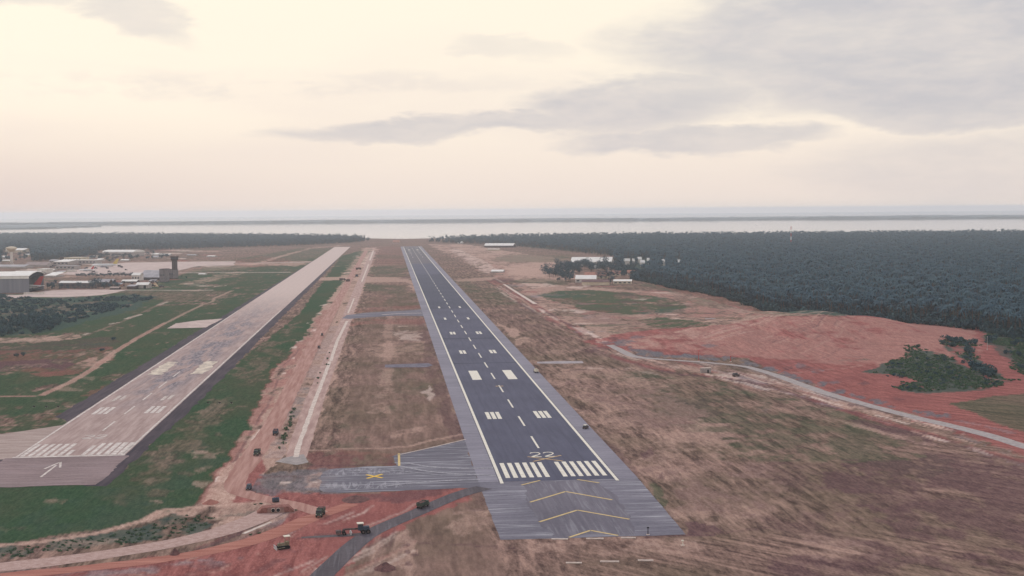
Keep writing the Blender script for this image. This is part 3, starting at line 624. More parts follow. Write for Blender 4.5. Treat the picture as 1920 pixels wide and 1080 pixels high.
def asphalt(name, dark, light, streak_axis='x', chalk=0.0, chalkc=(.42, .41, .43), lanes=False, rough=.8):
    m, t, b = new_mat(name, rough, .05)
    tc = t.new('ShaderNodeTexCoord').outputs['Object']; ox, oy, oz = t.sep(tc)
    a = t.noise(t.mapping(tc, (.05, .5, 1) if streak_axis == 'x' else (.5, .03, 1)), 1.0, 5, .6)
    f_ = t.noise(tc, .7, 4, .65); g_ = t.noise(tc, .02, 3)
    k = t.math('ADD', t.math('MULTIPLY', a, .4), t.math('ADD', t.math('MULTIPLY', f_, .25), t.math('MULTIPLY', g_, .35)))
    c_ = t.mix(t.ss(k, .36, .64), dark, light)
    if lanes:
        w_ = t.new('ShaderNodeMath', operation='PINGPONG'); t.put(w_.inputs[0], ox); w_.inputs[1].default_value = 3.75
        c_ = t.mix(t.math('MULTIPLY', t.ss(w_.outputs[0], .0, .35, 1, 0), .35), c_, tuple(q*.7 for q in dark))
    if chalk:
        s_ = t.noise(t.mapping(tc, (.028, .62, 1) if streak_axis == 'x' else (.6, .03, 1)), 1.0, 6, .68, .6)
        mk = t.math('MULTIPLY', t.ss(s_, .50, .62), t.ss(t.noise(tc, .045, 4), .38, .6, .25, 1.0))
        c_ = t.mix(t.math('MULTIPLY', mk, chalk), c_, chalkc)
    t.put(b.inputs['Base Color'], c_); return m, t, b
M_RWY, _, _ = asphalt('runway_asphalt', (.078, .078, .112), (.110, .110, .155), 'y', lanes=True)
M_SHO, _, _ = asphalt('shoulder_asphalt', (.185, .172, .205), (.27, .25, .29), 'x', .30)
M_BLAST, _, _ = asphalt('blast_pad_asphalt', (.125, .118, .145), (.21, .195, .23), 'x', .75)
M_TAXI, _, _ = asphalt('taxiway_asphalt', (.10, .094, .118), (.17, .158, .185), 'x', .85)
M_ROAD, _, _ = asphalt('road_asphalt', (.075, .064, .073), (.13, .11, .12), 'y', .15)
M_DARKSHO, _, _ = asphalt('worn_shoulder', (.026, .020, .034), (.080, .058, .072), 'y')
M_WHITE = speckle('white_paint', (.66, .60, .50), (.80, .75, .64), .5, rough=.7)
M_WORNW = speckle('worn_white_paint', (.46, .38, .35), (.72, .65, .59), .35, rough=.8)
M_YEL = speckle('yellow_paint', (.55, .39, .16), (.66, .50, .25), .5, rough=.7)
M_YELB = speckle('bright_yellow_paint', (.74, .44, .06), (.80, .54, .12), .5, rough=.7)
M_FADEY = speckle('faded_yellow_paint', (.42, .28, .15), (.55, .40, .24), .5, rough=.7)
M_CONC = speckle('pale_concrete', (.50, .40, .35), (.68, .58, .50), .3, rough=.85)
M_PINK = speckle('pink_gravel', (.34, .215, .19), (.50, .35, .30), .35, (1, .15, 1))
M_HAUL = speckle('haul_road_earth', (.31, .155, .125), (.46, .275, .23), .5, (1, .06, 1))
M_APRON = speckle('apron_concrete', (.44, .33, .30), (.58, .46, .41), .05)
M_DRAIN = speckle('drain_lining', (.30, .26, .25), (.42, .37, .35), .35)
M_CHAN = speckle('channel_gravel', (.36, .235, .20), (.48, .34, .30), .5)

# new runway
sh = sheet('runway_shoulder', rect(-30.3, 0, 30.3, 3372), .06, M_SHO)
rw = sheet('runway', rect(-22.7, -.5, 22.7, 3350), .10, M_RWY)
m, t, b = asphalt('fresh_asphalt', (.060, .062, .090), (.084, .087, .124), 'y', lanes=True)
sheet('runway_fresh_surface', rect(-22.4, 890, 22.4, 1650), .12, m, parent=rw, structure=False)
for k, (y0_, y1_) in enumerate(((560, 566), (388, 392), (742, 744.5), (1228, 1236))): sheet('runway_joint', rect(-22.3, y0_, 22.3, y1_), .128, asphalt('joint_seal', (.045, .046, .068), (.070, .071, .10), 'x')[0], parent=rw, structure=False)
m2, t, b = asphalt('weathered_asphalt', (.095, .085, .10), (.16, .14, .155), 'y')
sheet('runway_weathered_surface', rect(-22.4, 2100, 22.4, 3349), .12, m2, parent=rw, structure=False)
bpd = sheet('blast_pad', [(-29.6, -88.5), (28.8, -88.8), (30.3, -.2), (-30.3, -.2)], .06, M_BLAST, .25, 3)
m3, t, b = asphalt('dark_centre_asphalt', (.118, .108, .132), (.178, .162, .19), 'y', .25)
sheet('blast_pad_centre', [(-13, -86), (13, -86), (17, -45), (14, -1), (-14, -1), (-16, -40)], .085, m3, 2.5, 4, parent=bpd, structure=False)
for s_ in (-1, 1): quads('edge_line', [rect(s_*21.8-.62, -4, s_*21.8+.62, 3345)], .16, M_WHITE, rw)
st = []
for s_ in (-1, 1):
    for k in range(6): st.append(rect(s_*(2.55+k*3.05), 6, s_*(2.55+k*3.05+1.75), 36) if s_ > 0 else rect(-(2.55+k*3.05+1.75), 6, -(2.55+k*3.05), 36))
for q in st: quads('threshold_stripe', [q], .16, M_WHITE, rw)
quads('centre_line', [rect(-.45, 68+60*k*.985, .45, 98+60*k*.985) for k in range(54)], .16, M_WHITE, rw)
tz = []
for Y, n in ((150, 3), (450, 2), (600, 2), (750, 1), (900, 1), (2450, 1), (2600, 1), (2750, 2), (2900, 2), (3200, 3)):
    for s_ in (-1, 1):
        for k in range(n):
            x = s_*(9.6+(2.6*k if n > 1 else 1.3)); tz.append(rect(x-.95 if n > 1 else x-1.0, Y, x+.95 if n > 1 else x+1.0, Y+22.5))
quads('touchdown_mark', tz, .16, M_WHITE, rw)
quads('aiming_point_mark', [rect(s_*8.0 if s_ > 0 else -13.6, y0, 13.6 if s_ > 0 else -8.0, y0+46) for s_ in (-1, 1) for y0 in (302, 3002)], .16, M_WHITE, rw)
def numeral_two(x0, y0, w, h, lw=1.0):
    p = [(0, .78), (.12, .93), (.38, 1), (.66, 1), (.9, .92), (1, .76), (.95, .58), (.72, .42), (.35, .24), (.06, .06), (0, 0), (1, 0)]
    q = [(x0+a*w, y0+b_*h) for a, b_ in p]
    return [bar(a, b_, lw if abs(a[0]-b_[0]) < abs(a[1]-b_[1])*.6 else lw*1.9) for a, b_ in zip(q[:-1], q[1:])]
def numeral(name, x0, y0, w, h, mat, parent, z, lw=1.0):
    o = None
    quads(name, numeral_two(x0, y0, w, h, lw), z, mat, parent)
quads('runway_number', [p for x0 in (-5.0, .6) for p in numeral_two(x0, 48.0, 4.0, 9.8, .62)], .16, M_WHITE, rw)
quads('closed_cross', [bar((-6.8, 48.6), (6.4, 37.3), 1.1)], .18, M_FADEY, rw)
quads('closed_cross', [bar((7.3, 49.7), (-5.6, 37.8), 1.1)], .20, M_FADEY, rw)
quads('faded_bar', [rect(-2.2, 270, 2.2, 272.5)], .16, M_FADEY, rw)
for a_, b_, c_ in (((-14.8, -36.7), (-.2, -20.8), (14.2, -36.6)), ((-14.9, -66.4), (-.2, -51), (14.9, -66.3)), ((-8, -88), (-.1, -79.9), (7.5, -87.5))):
    quads('chevron', [bar(a_, b_, .95), bar(c_, (b_[0]-.0, b_[1]), .95)], .11, M_YEL, bpd)
quads('chevron', [bar((-14.9, -7.5), (-7.2, .0), .9), bar((7.0, .0), (14.3, -7.4), .9)], .13, M_YEL, bpd)

# old runway
m, t, b = new_mat('old_concrete', .95, .03)
tc = t.new('ShaderNodeTexCoord').outputs['Object']; ox, oy, oz = t.sep(tc)
base = t.mix(t.ss(t.noise(t.mapping(tc, (.35, .03, 1)), 1, 6, .65), .28, .72), (.31, .215, .195), (.46, .345, .31))
base = t.mix(t.math('MULTIPLY', t.ss(t.noise(t.mapping(tc, (.8, .12, 1)), 1, 5, .7), .5, .68), .22), base, (.55, .45, .39))
w1 = t.noise(t.mapping(tc, (.11, .016, 1)), 1, 6, .66, .6); cen = t.math('ABSOLUTE', t.math('ADD', ox, 197.5))
zone = t.math('MULTIPLY', t.ss(oy, 170, 330), t.ss(oy, 520, 1500, 1, 0)); rub = t.math('MULTIPLY', t.math('MULTIPLY', t.ss(w1, .40, .56), t.ss(cen, 5, 20, 1, .15)), t.math('MULTIPLY', zone, .85))
base = t.mix(rub, base, t.mix(t.ss(t.noise(t.mapping(tc, (.5, .12, 1)), 1, 4, .7), .4, .6), (.115, .11, .135), (.30, .26, .27)))
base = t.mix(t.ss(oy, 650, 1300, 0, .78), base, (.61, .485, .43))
pp = t.new('ShaderNodeMath', operation='PINGPONG'); t.put(pp.inputs[0], t.math('ADD', ox, 197.5)); pp.inputs[1].default_value = 3.8
base = t.mix(t.math('MULTIPLY', t.ss(pp.outputs[0], 0, .3, 1, 0), .22), base, (.2, .16, .15))
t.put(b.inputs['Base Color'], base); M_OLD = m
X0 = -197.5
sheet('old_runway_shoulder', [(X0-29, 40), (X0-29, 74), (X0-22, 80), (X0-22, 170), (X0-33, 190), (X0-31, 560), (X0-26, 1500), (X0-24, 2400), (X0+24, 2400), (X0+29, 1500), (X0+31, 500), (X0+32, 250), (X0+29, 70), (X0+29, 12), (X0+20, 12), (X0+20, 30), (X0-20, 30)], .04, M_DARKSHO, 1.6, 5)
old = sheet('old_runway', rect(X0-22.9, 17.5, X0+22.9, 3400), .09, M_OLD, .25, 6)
m, t, b = asphalt('weathered_apron_end', (.16, .112, .112), (.29, .21, .21), 'x', .3, (.42, .35, .36))
sheet('old_runway_end', rect(X0-26, 13.5, X0+24.5, 74.0), .11, m, 1.0, 3, parent=old, structure=False)
for s_ in (-1, 1): quads('edge_line', [rect(X0+s_*21.9-.55, 75, X0+s_*21.9+.55, 900)], .15, M_WORNW, old)
quads('threshold_bar', [rect(X0-23.2, 74.2, X0+22.8, 76.6)], .16, M_WORNW, old)
for k in range(14):
    x = X0-20.9+k*3.05+(.0 if k < 7 else .6)
    if k == 7: continue
    ln = 30 if k in (0, 1, 2, 3, 4, 5, 10, 11, 12, 13) else 14+(k-6)*5
    quads('threshold_stripe', [rect(x, 77.2, x+(1.75 if k < 11 else 2.3), 76.6+ln)], .15, M_WORNW, old)
quads('runway_number', [p for x0 in (X0-4.6, X0+.8) for p in numeral_two(x0, 119.5, 3.9, 9, .8)], .15, M_WORNW, old)
quads('centre_line', [rect(X0-.45, 141+k*51, X0+.45, 169+k*51) for k in range(5)], .15, M_WORNW, old)
tz = []
for s_ in (-1, 1):
    for k in range(3): x = X0+s_*(10.2+2.9*k); tz.append(rect(x-.95, 194, x+.95, 218))
quads('touchdown_mark', tz, .15, M_WORNW, old)
quads('faded_mark', [rect(X0-16.5, 240, X0-14.6, 262), rect(X0-13.4, 246, X0-11.5, 262), rect(X0+9.5, 240, X0+11.5, 258), rect(X0+12.6, 244, X0+14.4, 262)], .15, speckle('faded_white', (.36, .29, .26), (.66, .58, .52), .5, lo=.4, hi=.6), old)
mm = speckle('cream_patch', (.40, .325, .275), (.74, .64, .51), .22, (1, .35, 1), lo=.33, hi=.68)
for s_, x in ((-1, X0-13.5), (1, X0+12.8)): sheet('aiming_point_patch', [(x-4, 358), (x+4, 358), (x+4.6, 385), (x+4, 428), (x-4, 432), (x-4.6, 390)], .15, mm, 1.4, 4, parent=old, structure=False)
quads('arrow', [bar((X0-.6, 31), (X0-.6, 55), .9), bar((X0-.6, 62.5), (X0-3.4, 48), .9), bar((X0-.6, 62.5), (X0+2.2, 50), .9)], .15, M_WORNW, old)
sheet('taxiway', [G(-420, 845), G(0, 814.5), G(118, 797), (X0-22.5, 170), (X0-22.5, 76.5), G(22, 861), G(0, 862), G(-420, 875)], .07, speckle('taxi_concrete', (.30, .22, .195), (.44, .345, .305), .3, (.2, 1, 1)), .5, 5)
sheet('taxiway_stub', [G(313, 616), G(330, 606.5), G(370, 601), G(418, 597.5), G(386, 614)], .07, M_APRON, .6, 4)

# link taxiways, roads, strips
tx = sheet('taxiway', [G(596, 915), G(604, 905), G(598, 896), G(606, 886), G(620, 878.5), G(680, 875.5), G(742, 872.5), G(734, 856), G(750, 851), G(800, 841), G(872, 824.5), (-30.2, 60), (-30.2, -6), G(905, 914), G(830, 916.5), G(760, 920), G(690, 923), G(640, 924), G(606, 922)], .05, M_TAXI, 1.1, 2.5)
quads('hold_bar', [bar(G(748, 850.5), G(748.5, 874), .95)], .10, M_YEL, tx)
quads('closed_cross', [bar(G(687, 890.5), G(717, 896.5), 1.25)], .10, M_YELB, tx); quads('closed_cross', [bar(G(717, 889.5), G(688, 897.5), 1.25)], .12, M_YELB, tx)
strip('taxiway_edge_line', [G(745, 853.5), G(800, 841.5), G(873, 824)], .8, .10, M_CONC, parent=tx)
mw = speckle('spilt_lime', (.22, .21, .235), (.42, .40, .42), .8)
nt = NT(M_TAXI.node_tree); pb = M_TAXI.node_tree.nodes['Principled BSDF']; src = pb.inputs['Base Color'].links[0].from_socket
tc = nt.new('ShaderNodeTexCoord').outputs['Object']; ox, oy, oz = nt.sep(tc); tot = None
for (px_, py_, hw, rot) in ((690, 884, 10, .9), (690, 910, 9, -.9)):                      # lime washed across the surface by rain and tyres
    yc = G(px_, py_)[1]; band_ = nt.ss(nt.math('ABSOLUTE', nt.math('SUBTRACT', oy, yc)), hw*.35, hw, 1, 0); side = nt.math('MULTIPLY', nt.ss(ox, -92, -84), nt.ss(ox, -52, -62))
    n_ = nt.noise(nt.mapping(tc, (.55, .10, 1), (0, yc, 0), (0, 0, rot*.5)), 1, 6, .68, .8); k_ = nt.math('MULTIPLY', nt.math('MULTIPLY', band_, side), nt.ss(n_, .46, .6)); tot = k_ if tot is None else nt.math('MAXIMUM', tot, k_)
dirt = nt.math('MULTIPLY', nt.ss(ox, -78, -100), nt.ss(nt.noise(tc, .16, 5, .65), .38, .6))
src = nt.mix(nt.math('MULTIPLY', dirt, .75), src, (.24, .185, .18))
nt.l.new(nt.mix(nt.math('MULTIPLY', tot, .5), src, (.43, .41, .43)), pb.inputs['Base Color'])
for pts in ([(748, 874), (790, 884), (850, 890), (930, 892)], [(760, 868), (800, 877), (860, 880), (925, 878)], [(650, 884), (740, 880), (770, 886), (830, 892)], [(720, 912), (800, 902), (900, 900)]):
    strip('lime_streak', [G(*q) for q in pts], random.uniform(1.0, 1.9), .14, mw, .4, parent=tx)
sheet('taxiway', [G(640, 597), G(650, 591), G(690, 586), G(740, 583.5), G(797, 580), (-30.2, 720), (-30.2, 655), G(806, 593), G(740, 592), G(690, 595), G(655, 598)], .05, speckle('link_asphalt', (.125, .12, .15), (.22, .20, .225), .08, (.3, 1, 1)), .8, 5)
strip('concrete_strip', [G(716, 590.3), G(750, 587.5), G(790, 587)], 3.0, .09, M_CONC, .4)
sheet('ditch_cover', [G(722, 684), G(760, 682.5), G(803, 681), G(812, 685), G(800, 688.5), G(722, 689)], .05, speckle('grey_slab', (.12, .11, .14), (.22, .20, .23), .2), .3, 3)
sheet('ditch_cover', [G(1007, 678.5), G(1050, 677), G(1092, 677), G(1094, 681), G(1050, 682), G(1007, 681.5)], .05, speckle('pale_slab', (.30, .26, .27), (.42, .37, .37), .2), .3, 3)
strip('haul_road', [(-122, 3000), (-123, 1600), (-121.5, 1250), (-121.5, 900), (-121.5, 561), (-120, 300), (-119, 142), (-121, 60), G(447, 890), G(440, 908), G(443, 922), G(470, 934), G(520, 939), G(565, 946), G(600, 962)], [9, 9, 9.5, 10, 10, 9.5, 9.5, 9.5, 8.5, 8, 8, 8, 8, 8, 7], .05, M_HAUL, .5)
strip('gravel_strip', [(-103, 2900), (-104, 1500), (-104, 1100), (-103.8, 800), (-103.8, 500), (-104, 250), (-102.8, 100), G(553, 866)], [12, 11, 11, 10, 10, 10, 9.6, 8], .04, M_PINK, .15)
strip('concrete_drain', [(-104, 3000), (-103.5, 2300)], 3.6, .07, M_CONC, .2); strip('concrete_drain', [(-103, 2100), (-103, 1450)], 2.2, .07, M_CONC, .3); strip('concrete_drain', [(-104.5, 1080), (-104.6, 850)], 1.6, .07, M_CONC, .2)
strip('concrete_drain', [G(651, 602), G(632, 640), G(620, 677)], 2.2, .07, M_CONC, .15); strip('concrete_drain', [G(618.5, 678), G(602, 722), G(587, 760), G(571, 806), G(565, 820), G(554, 857)], 2.2, .07, M_CONC, .2)
sheet('concrete_pad', [G(515, 866), G(535, 858), G(570, 852), G(579, 867), G(555, 872)], .06, M_CONC if False else speckle('grey_pad', (.26, .23, .22), (.38, .33, .31), .3), .6, 3)
strip('access_road', [G(908, 914.5), G(870, 921), G(840, 936), G(795, 955), G(760, 971), G(715, 988), G(680, 1007), G(650, 1035), G(620, 1062), G(585, 1100), G(520, 1180)], [8, 7.5, 7, 6.6, 6.6, 6.6, 6.6, 6.6, 6.8, 7, 7], .078, M_ROAD, .12)
strip('access_road', [G(692, 1001), G(650, 1004.5), G(610, 1006.5), G(565, 1008)], [3.6, 3.2, 2.6, 1.6], .05, speckle('dark_spill', (.10, .085, .09), (.15, .13, .13), .4), .4)
strip('gravel_channel', [G(-400, 1105), G(0, 1064), G(130, 1050), G(270, 1029), G(400, 1003), G(470, 978), G(505, 960), G(520, 953)], [12, 11, 10.5, 10, 10, 11, 11, 10], .05, M_CHAN, .5)
strip('concrete_kerb', [G(456, 1001), G(480, 990), G(508, 979)], 1.3, .09, M_CONC, .15)
strip('haul_track', [G(-300, 1115), G(0, 1081), G(160, 1066), G(330, 1046), G(440, 1025), G(520, 1000), G(570, 975), G(610, 962), G(660, 945)], [7, 7, 7, 7, 8, 8, 8, 7, 6], .045, speckle('red_track', (.30, .115, .088), (.44, .20, .155), .5, (.1, 1, 1)), .5)
strip('drain_channel', [G(1143, 647), G(1160, 655), G(1190, 670), G(1250, 674.5), G(1330, 680), G(1400, 687), G(1450, 702), G(1500, 720), G(1560, 741), G(1640, 763), G(1700, 779), G(1760, 793), G(1850, 815), G(1920, 837), G(2300, 960)], [6, 6.5, 7, 6, 5.5, 6, 6.5, 7, 7, 7, 7, 8, 7.5, 7.5, 7.5], .06, M_DRAIN, .3)
strip('concrete_drain', [G(945, 533), G(975, 552), G(1004, 570)], [3.6, 4, 4.4], .06, M_CONC, .2)
ap = sheet('apron', [G(100, 514), G(150, 505), G(185, 497), G(235, 492.5), G(330, 491), G(440, 490), G(440, 497.5), G(370, 499), G(335, 507), G(300, 510), G(240, 513.5), G(175, 516)], .05, M_APRON, 3, 30)
sheet('apron', [G(-200, 556), G(40, 553), G(85, 545.5), G(130, 543), G(240, 543.4), G(214, 549), G(190, 553.5), G(120, 557.5), G(60, 557), G(-200, 572)], .05, M_APRON, 1, 12)
strip('taxiway', [G(235, 544), G(320, 544.3), G(400, 544)], 9, .06, M_APRON, .6)
strip('taxiway', [G(336, 511.5), G(440, 511), G(545, 510.5)], 14, .05, M_APRON, 1)
strip('taxiway', [G(440, 493.5), G(500, 493), G(585, 491)], 20, .04, M_APRON, 2)

# ------------------------------------------------------------------ vegetation
def leaf_mat(name, c1, c2, c3):
    m, t, b = new_mat(name, .8, .15)
    tc = t.new('ShaderNodeTexCoord').outputs['Object']; oi = t.new('ShaderNodeObjectInfo').outputs['Random']
    c_ = t.mix(t.ss(t.noise(tc, .55, 3), .38, .62), c1, c2)
    t.put(b.inputs['Base Color'], t.mix(t.math('MULTIPLY', oi, .65), c_, c3)); return m
M_PALM = leaf_mat('palm_leaf', (.022, .054, .080), (.048, .104, .134), (.076, .130, .142))
M_LEAF = leaf_mat('broad_leaf', (.020, .048, .068), (.042, .086, .108), (.058, .098, .112))
M_SHRUB = leaf_mat('shrub_leaf', (.020, .052, .072), (.042, .098, .112), (.066, .112, .105))
M_SCRUBL = leaf_mat('scrub_leaf', (.040, .092, .058), (.074, .138, .074), (.105, .150, .078))
M_TRUNK = speckle('bark', (.07, .05, .04), (.15, .12, .10), 1.2)
def crown_palm(h, lean, seed, n=13, r=4.6):
    rr = random.Random(seed); v = []; f = []
    ox, oy = lean
    for k in range(n):
        a = 2*math.pi*k/n+rr.uniform(-.25, .25); L_ = r*rr.uniform(.8, 1.12); up = rr.uniform(-.1, 1.0); w = rr.uniform(.55, .85)
        ca, sa = math.cos(a), math.sin(a); prev = None
        for s_ in range(4):
            q = s_/3; x = L_*q*(1-.16*q*(1-up)); z = h+up*2.6*q-(2.3+1.6*(1-up))*q*q*1.15; ww = w*(.35+1.5*q-1.75*q*q)*1.2+.05
            c_ = (ox+ca*x, oy+sa*x, z); k0 = len(v)
            v += [(c_[0]-sa*ww, c_[1]+ca*ww, z-.35*ww), c_, (c_[0]+sa*ww, c_[1]-ca*ww, z-.35*ww)]
            if prev is not None: f += [(prev, prev+1, k0+1, k0), (prev+1, prev+2, k0+2, k0+1)]
            prev = k0
    return v, f
def trunk_mb(h, lean, r0=.32, r1=.17, n=6):
    mb = MB(); a = Vector((0, 0, -.2)); pr = r0
    for k in range(1, 4):
        q = k/3; b_ = Vector((lean[0]*q*q, lean[1]*q*q, h*q)); r = r0+(r1-r0)*q; mb.tube(a, b_, pr, r, n); a, pr = b_, r
    return mb
def crown_leaves(seed, rx, ry, rz, z0, n=260, ls=.7, lumps=6):
    rr = np.random.default_rng(seed); v = []; f = []
    cs = [(rr.normal()*rx*.42, rr.normal()*ry*.42, z0+rz*(.25+rr.random()*1.1), rr.uniform(.42, .66)) for _ in range(lumps)]+[(0, 0, z0+rz*.7, .62)]
    for k in range(n):
        c_ = cs[k % len(cs)]; d_ = rr.normal(size=3); d_ /= np.linalg.norm(d_); q = rr.uniform(.72, 1.05)
        p = np.array([c_[0]+d_[0]*rx*c_[3]*q, c_[1]+d_[1]*ry*c_[3]*q, max(.15, c_[2]+d_[2]*rz*c_[3]*q)])
        nrm = d_+rr.normal(size=3)*.55; nrm /= np.linalg.norm(nrm)
        a = np.cross(nrm, rr.normal(size=3)); a /= np.linalg.norm(a)+1e-9; b_ = np.cross(nrm, a); s_ = ls*rr.uniform(.6, 1.3); k0 = len(v)
        v += [tuple(p+a*s_), tuple(p+b_*s_*.7), tuple(p-a*s_), tuple(p-b_*s_*.7)]; f.append((k0, k0+1, k0+2, k0+3))
    return v, f
def proto_mesh(name, vf, mat, extra=None, mat2=None):
    v, f = list(vf[0]), list(vf[1]); n1 = len(f)
    if extra is not None:
        k = len(v); v += list(extra.v); f += [tuple(i+k for i in q) for q in extra.f]
    me = bpy.data.meshes.new(name); me.from_pydata(v, [], f); me.materials.append(mat)
    if mat2: me.materials.append(mat2); me.polygons.foreach_set('material_index', [0]*n1+[1]*(len(f)-n1))
    me.update(); return me
def area_points(poly, spacing, dmin=0, dmax=1e9, excl=(), keep=1.0):
    w = [G(*q) for q in poly]; A = np.array(w)
    x0, y0 = A.min(0); x1, y1 = A.max(0)
    X, Y = np.meshgrid(np.arange(x0, x1, spacing), np.arange(y0, y1, spacing)); X = X.ravel(); Y = Y.ravel()
    X = X+RNG.uniform(-.48, .48, X.size)*spacing; Y = Y+RNG.uniform(-.48, .48, Y.size)*spacing
    px, py, dp = project(np.stack([X, Y, np.zeros(X.size)], 1))
    ok = inside(X+vnoise(X, Y, 40, 51)*9, Y+vnoise(X, Y, 40, 52)*14, w) & (dp > dmin) & (dp < dmax) & (RNG.random(X.size) < keep)
    ok &= (vnoise(X, Y, 26, 55) > -.78) | (dmin > 2500) | (spacing < 8)
    for (a, b_, c_, d_) in excl: ok &= ~((px > a) & (px < c_) & (py > b_) & (py < d_))
    return np.stack([X[ok], Y[ok], dp[ok]], 1)

def scatter_stuff(name, pts, protos, label, cat, smin, smax):
    """a wood too big to count: one object whose trees are set by geometry nodes"""
    pc = bpy.data.collections.new(name+'_kinds')
    for i, me in enumerate(protos): pc.objects.link(bpy.data.objects.new(name+'_kind', me))
    me = bpy.data.meshes.new(name); me.from_pydata([(float(q_[0]), float(q_[1]), float(q_[3]) if len(q_) > 3 else 0.0) for q_ in pts], [], [])
    o = bpy.data.objects.new(name, me); COL.objects.link(o); tag(o, label, cat, kind='stuff')
    ng = bpy.data.node_groups.new(name+'_nodes', 'GeometryNodeTree')
    ng.interface.new_socket('Geometry', in_out='INPUT', socket_type='NodeSocketGeometry'); ng.interface.new_socket('Geometry', in_out='OUTPUT', socket_type='NodeSocketGeometry')
    N = ng.nodes; Lk = ng.links; gi = N.new('NodeGroupInput'); go = N.new('NodeGroupOutput')
    ip = N.new('GeometryNodeInstanceOnPoints'); ci = N.new('GeometryNodeCollectionInfo'); ci.inputs['Collection'].default_value = pc
    ci.inputs['Separate Children'].default_value = True; ci.inputs['Reset Children'].default_value = True
    ip.inputs['Pick Instance'].default_value = True
    rv = N.new('FunctionNodeRandomValue'); rv.data_type = 'FLOAT'; rv.inputs[2].default_value = smin; rv.inputs[3].default_value = smax
    rr = N.new('FunctionNodeRandomValue'); rr.data_type = 'FLOAT_VECTOR'; rr.inputs[0].default_value = (-.06, -.06, 0); rr.inputs[1].default_value = (.06, .06, 6.283)
    ri = N.new('FunctionNodeRandomValue'); ri.data_type = 'INT'; ri.inputs[4].default_value = 0; ri.inputs[5].default_value = len(protos)-1
    Lk.new(gi.outputs[0], ip.inputs['Points']); Lk.new(ci.outputs[0], ip.inputs['Instance']); Lk.new(rv.outputs[1], ip.inputs['Scale'])
    Lk.new(rr.outputs[0], ip.inputs['Rotation']); Lk.new(ri.outputs[2], ip.inputs['Instance Index']); Lk.new(ip.outputs[0], go.inputs[0])
    md = o.modifiers.new('scatter', 'NODES'); md.node_group = ng
    return o
palm_spec = [(15.5, (1.2, .4)), (17.5, (-.8, 1.0)), (13.5, (.3, -1.4)), (16.5, (-1.5, -.5)), (19, (.6, .8))]
palm_meshes = [proto_mesh('coconut_palm_mesh', crown_palm(h, l, i+3), M_PALM, trunk_mb(h, l, n=5), M_TRUNK) for i, (h, l) in enumerate(palm_spec)]
tree_spec = [(5.2, 5.0, 5.0, 4.0), (4.2, 4.4, 4.2, 3.2), (6.0, 5.4, 5.6, 4.6)]
tree_meshes = []
for i, (a, b_, c_, z0) in enumerate(tree_spec):
    mb = MB().tube((0, 0, -.2), (0, 0, z0+1), .4, .25, 6).tube((0, 0, z0-1), (a*.4, b_*.2, z0+c_*.6), .2, .1, 5).tube((0, 0, z0-1.4), (-a*.35, -b_*.3, z0+c_*.7), .2, .1, 5)
    tree_meshes.append(proto_mesh('broadleaf_mesh', crown_leaves(60+i, a, b_, c_, z0, 240, 1.0), M_LEAF, mb, M_TRUNK))
HOUSES_EX = [(1168, 489, 1183, 520), (1184, 489, 1192, 516), (1195, 487, 1211, 522), (1211, 488, 1219, 514), (1240, 489, 1250, 520), (1268, 489, 1278, 518), (1055, 480, 1150, 536), (1140, 505, 1200, 536)]
wood_r = [(800, 454), (880, 452), (960, 449), (1200, 446), (1500, 444), (1920, 441), (2400, 438), (3000, 436), (3000, 690), (2400, 660), (1920, 634), (1850, 620), (1720, 606), (1560, 594), (1470, 590), (1440, 583), (1340, 553), (1250, 538), (1195, 524), (1160, 503), (1148, 482), (1070, 473), (1000, 466), (900, 459)]
wood_l = [(-900, 444), (0, 444), (200, 444), (480, 446), (640, 449), (690, 452), (660, 456), (560, 461), (450, 464), (360, 467), (250, 471), (190, 477), (120, 487), (0, 495), (-900, 520)]
near = area_points(wood_r, 8.2, 0, 1750, HOUSES_EX)
order = np.argsort(near[:, 2]); near = near[order]
inframe = np.abs((near[:, 0]-CAM[0])*hr[0]+(near[:, 1]-CAM[1])*hr[1]) < near[:, 2]*.40
sel = np.nonzero(inframe)[0][:300]; rest = np.ones(len(near), bool); rest[sel] = False
palms = near[sel]
far_pts = np.concatenate([near[rest], area_points(wood_r, 8.8, 1750, 2800, HOUSES_EX), area_points(wood_r, 12, 2800, 7000)])
edge = [(1160, 505), (1195, 526), (1250, 540), (1340, 555), (1440, 585), (1470, 592), (1560, 596), (1720, 608), (1850, 622), (1920, 636), (2400, 662), (2400, 630), (1920, 612), (1720, 590), (1560, 580), (1440, 566), (1340, 540), (1250, 526), (1180, 505)]
under = area_points(edge, 6.0)
scatter_stuff('undergrowth', under, [proto_mesh('undergrowth_mesh', crown_leaves(90+i, 3.6, 3.4, 2.6, .4, 150, .8), M_SHRUB) for i in range(3)], 'dark undergrowth crowding the foot of the palms along the edge of the wood', 'undergrowth', .7, 1.7)
scatter_stuff('coconut_wood', far_pts, palm_meshes+tree_meshes[:1], 'dense wood of coconut palms filling the right side back to the lagoon', 'wood', .65, 1.3)
lf = np.concatenate([area_points(wood_l, 10, 0, 3600, [(0, 455, 60, 500), (180, 462, 260, 490)]), area_points(wood_l, 13, 3600, 8000)])
scatter_stuff('mixed_wood', lf, palm_meshes[:2]+tree_meshes, 'dark wood of palms and broad trees behind the terminal, along the lagoon', 'wood', .65, 1.35)

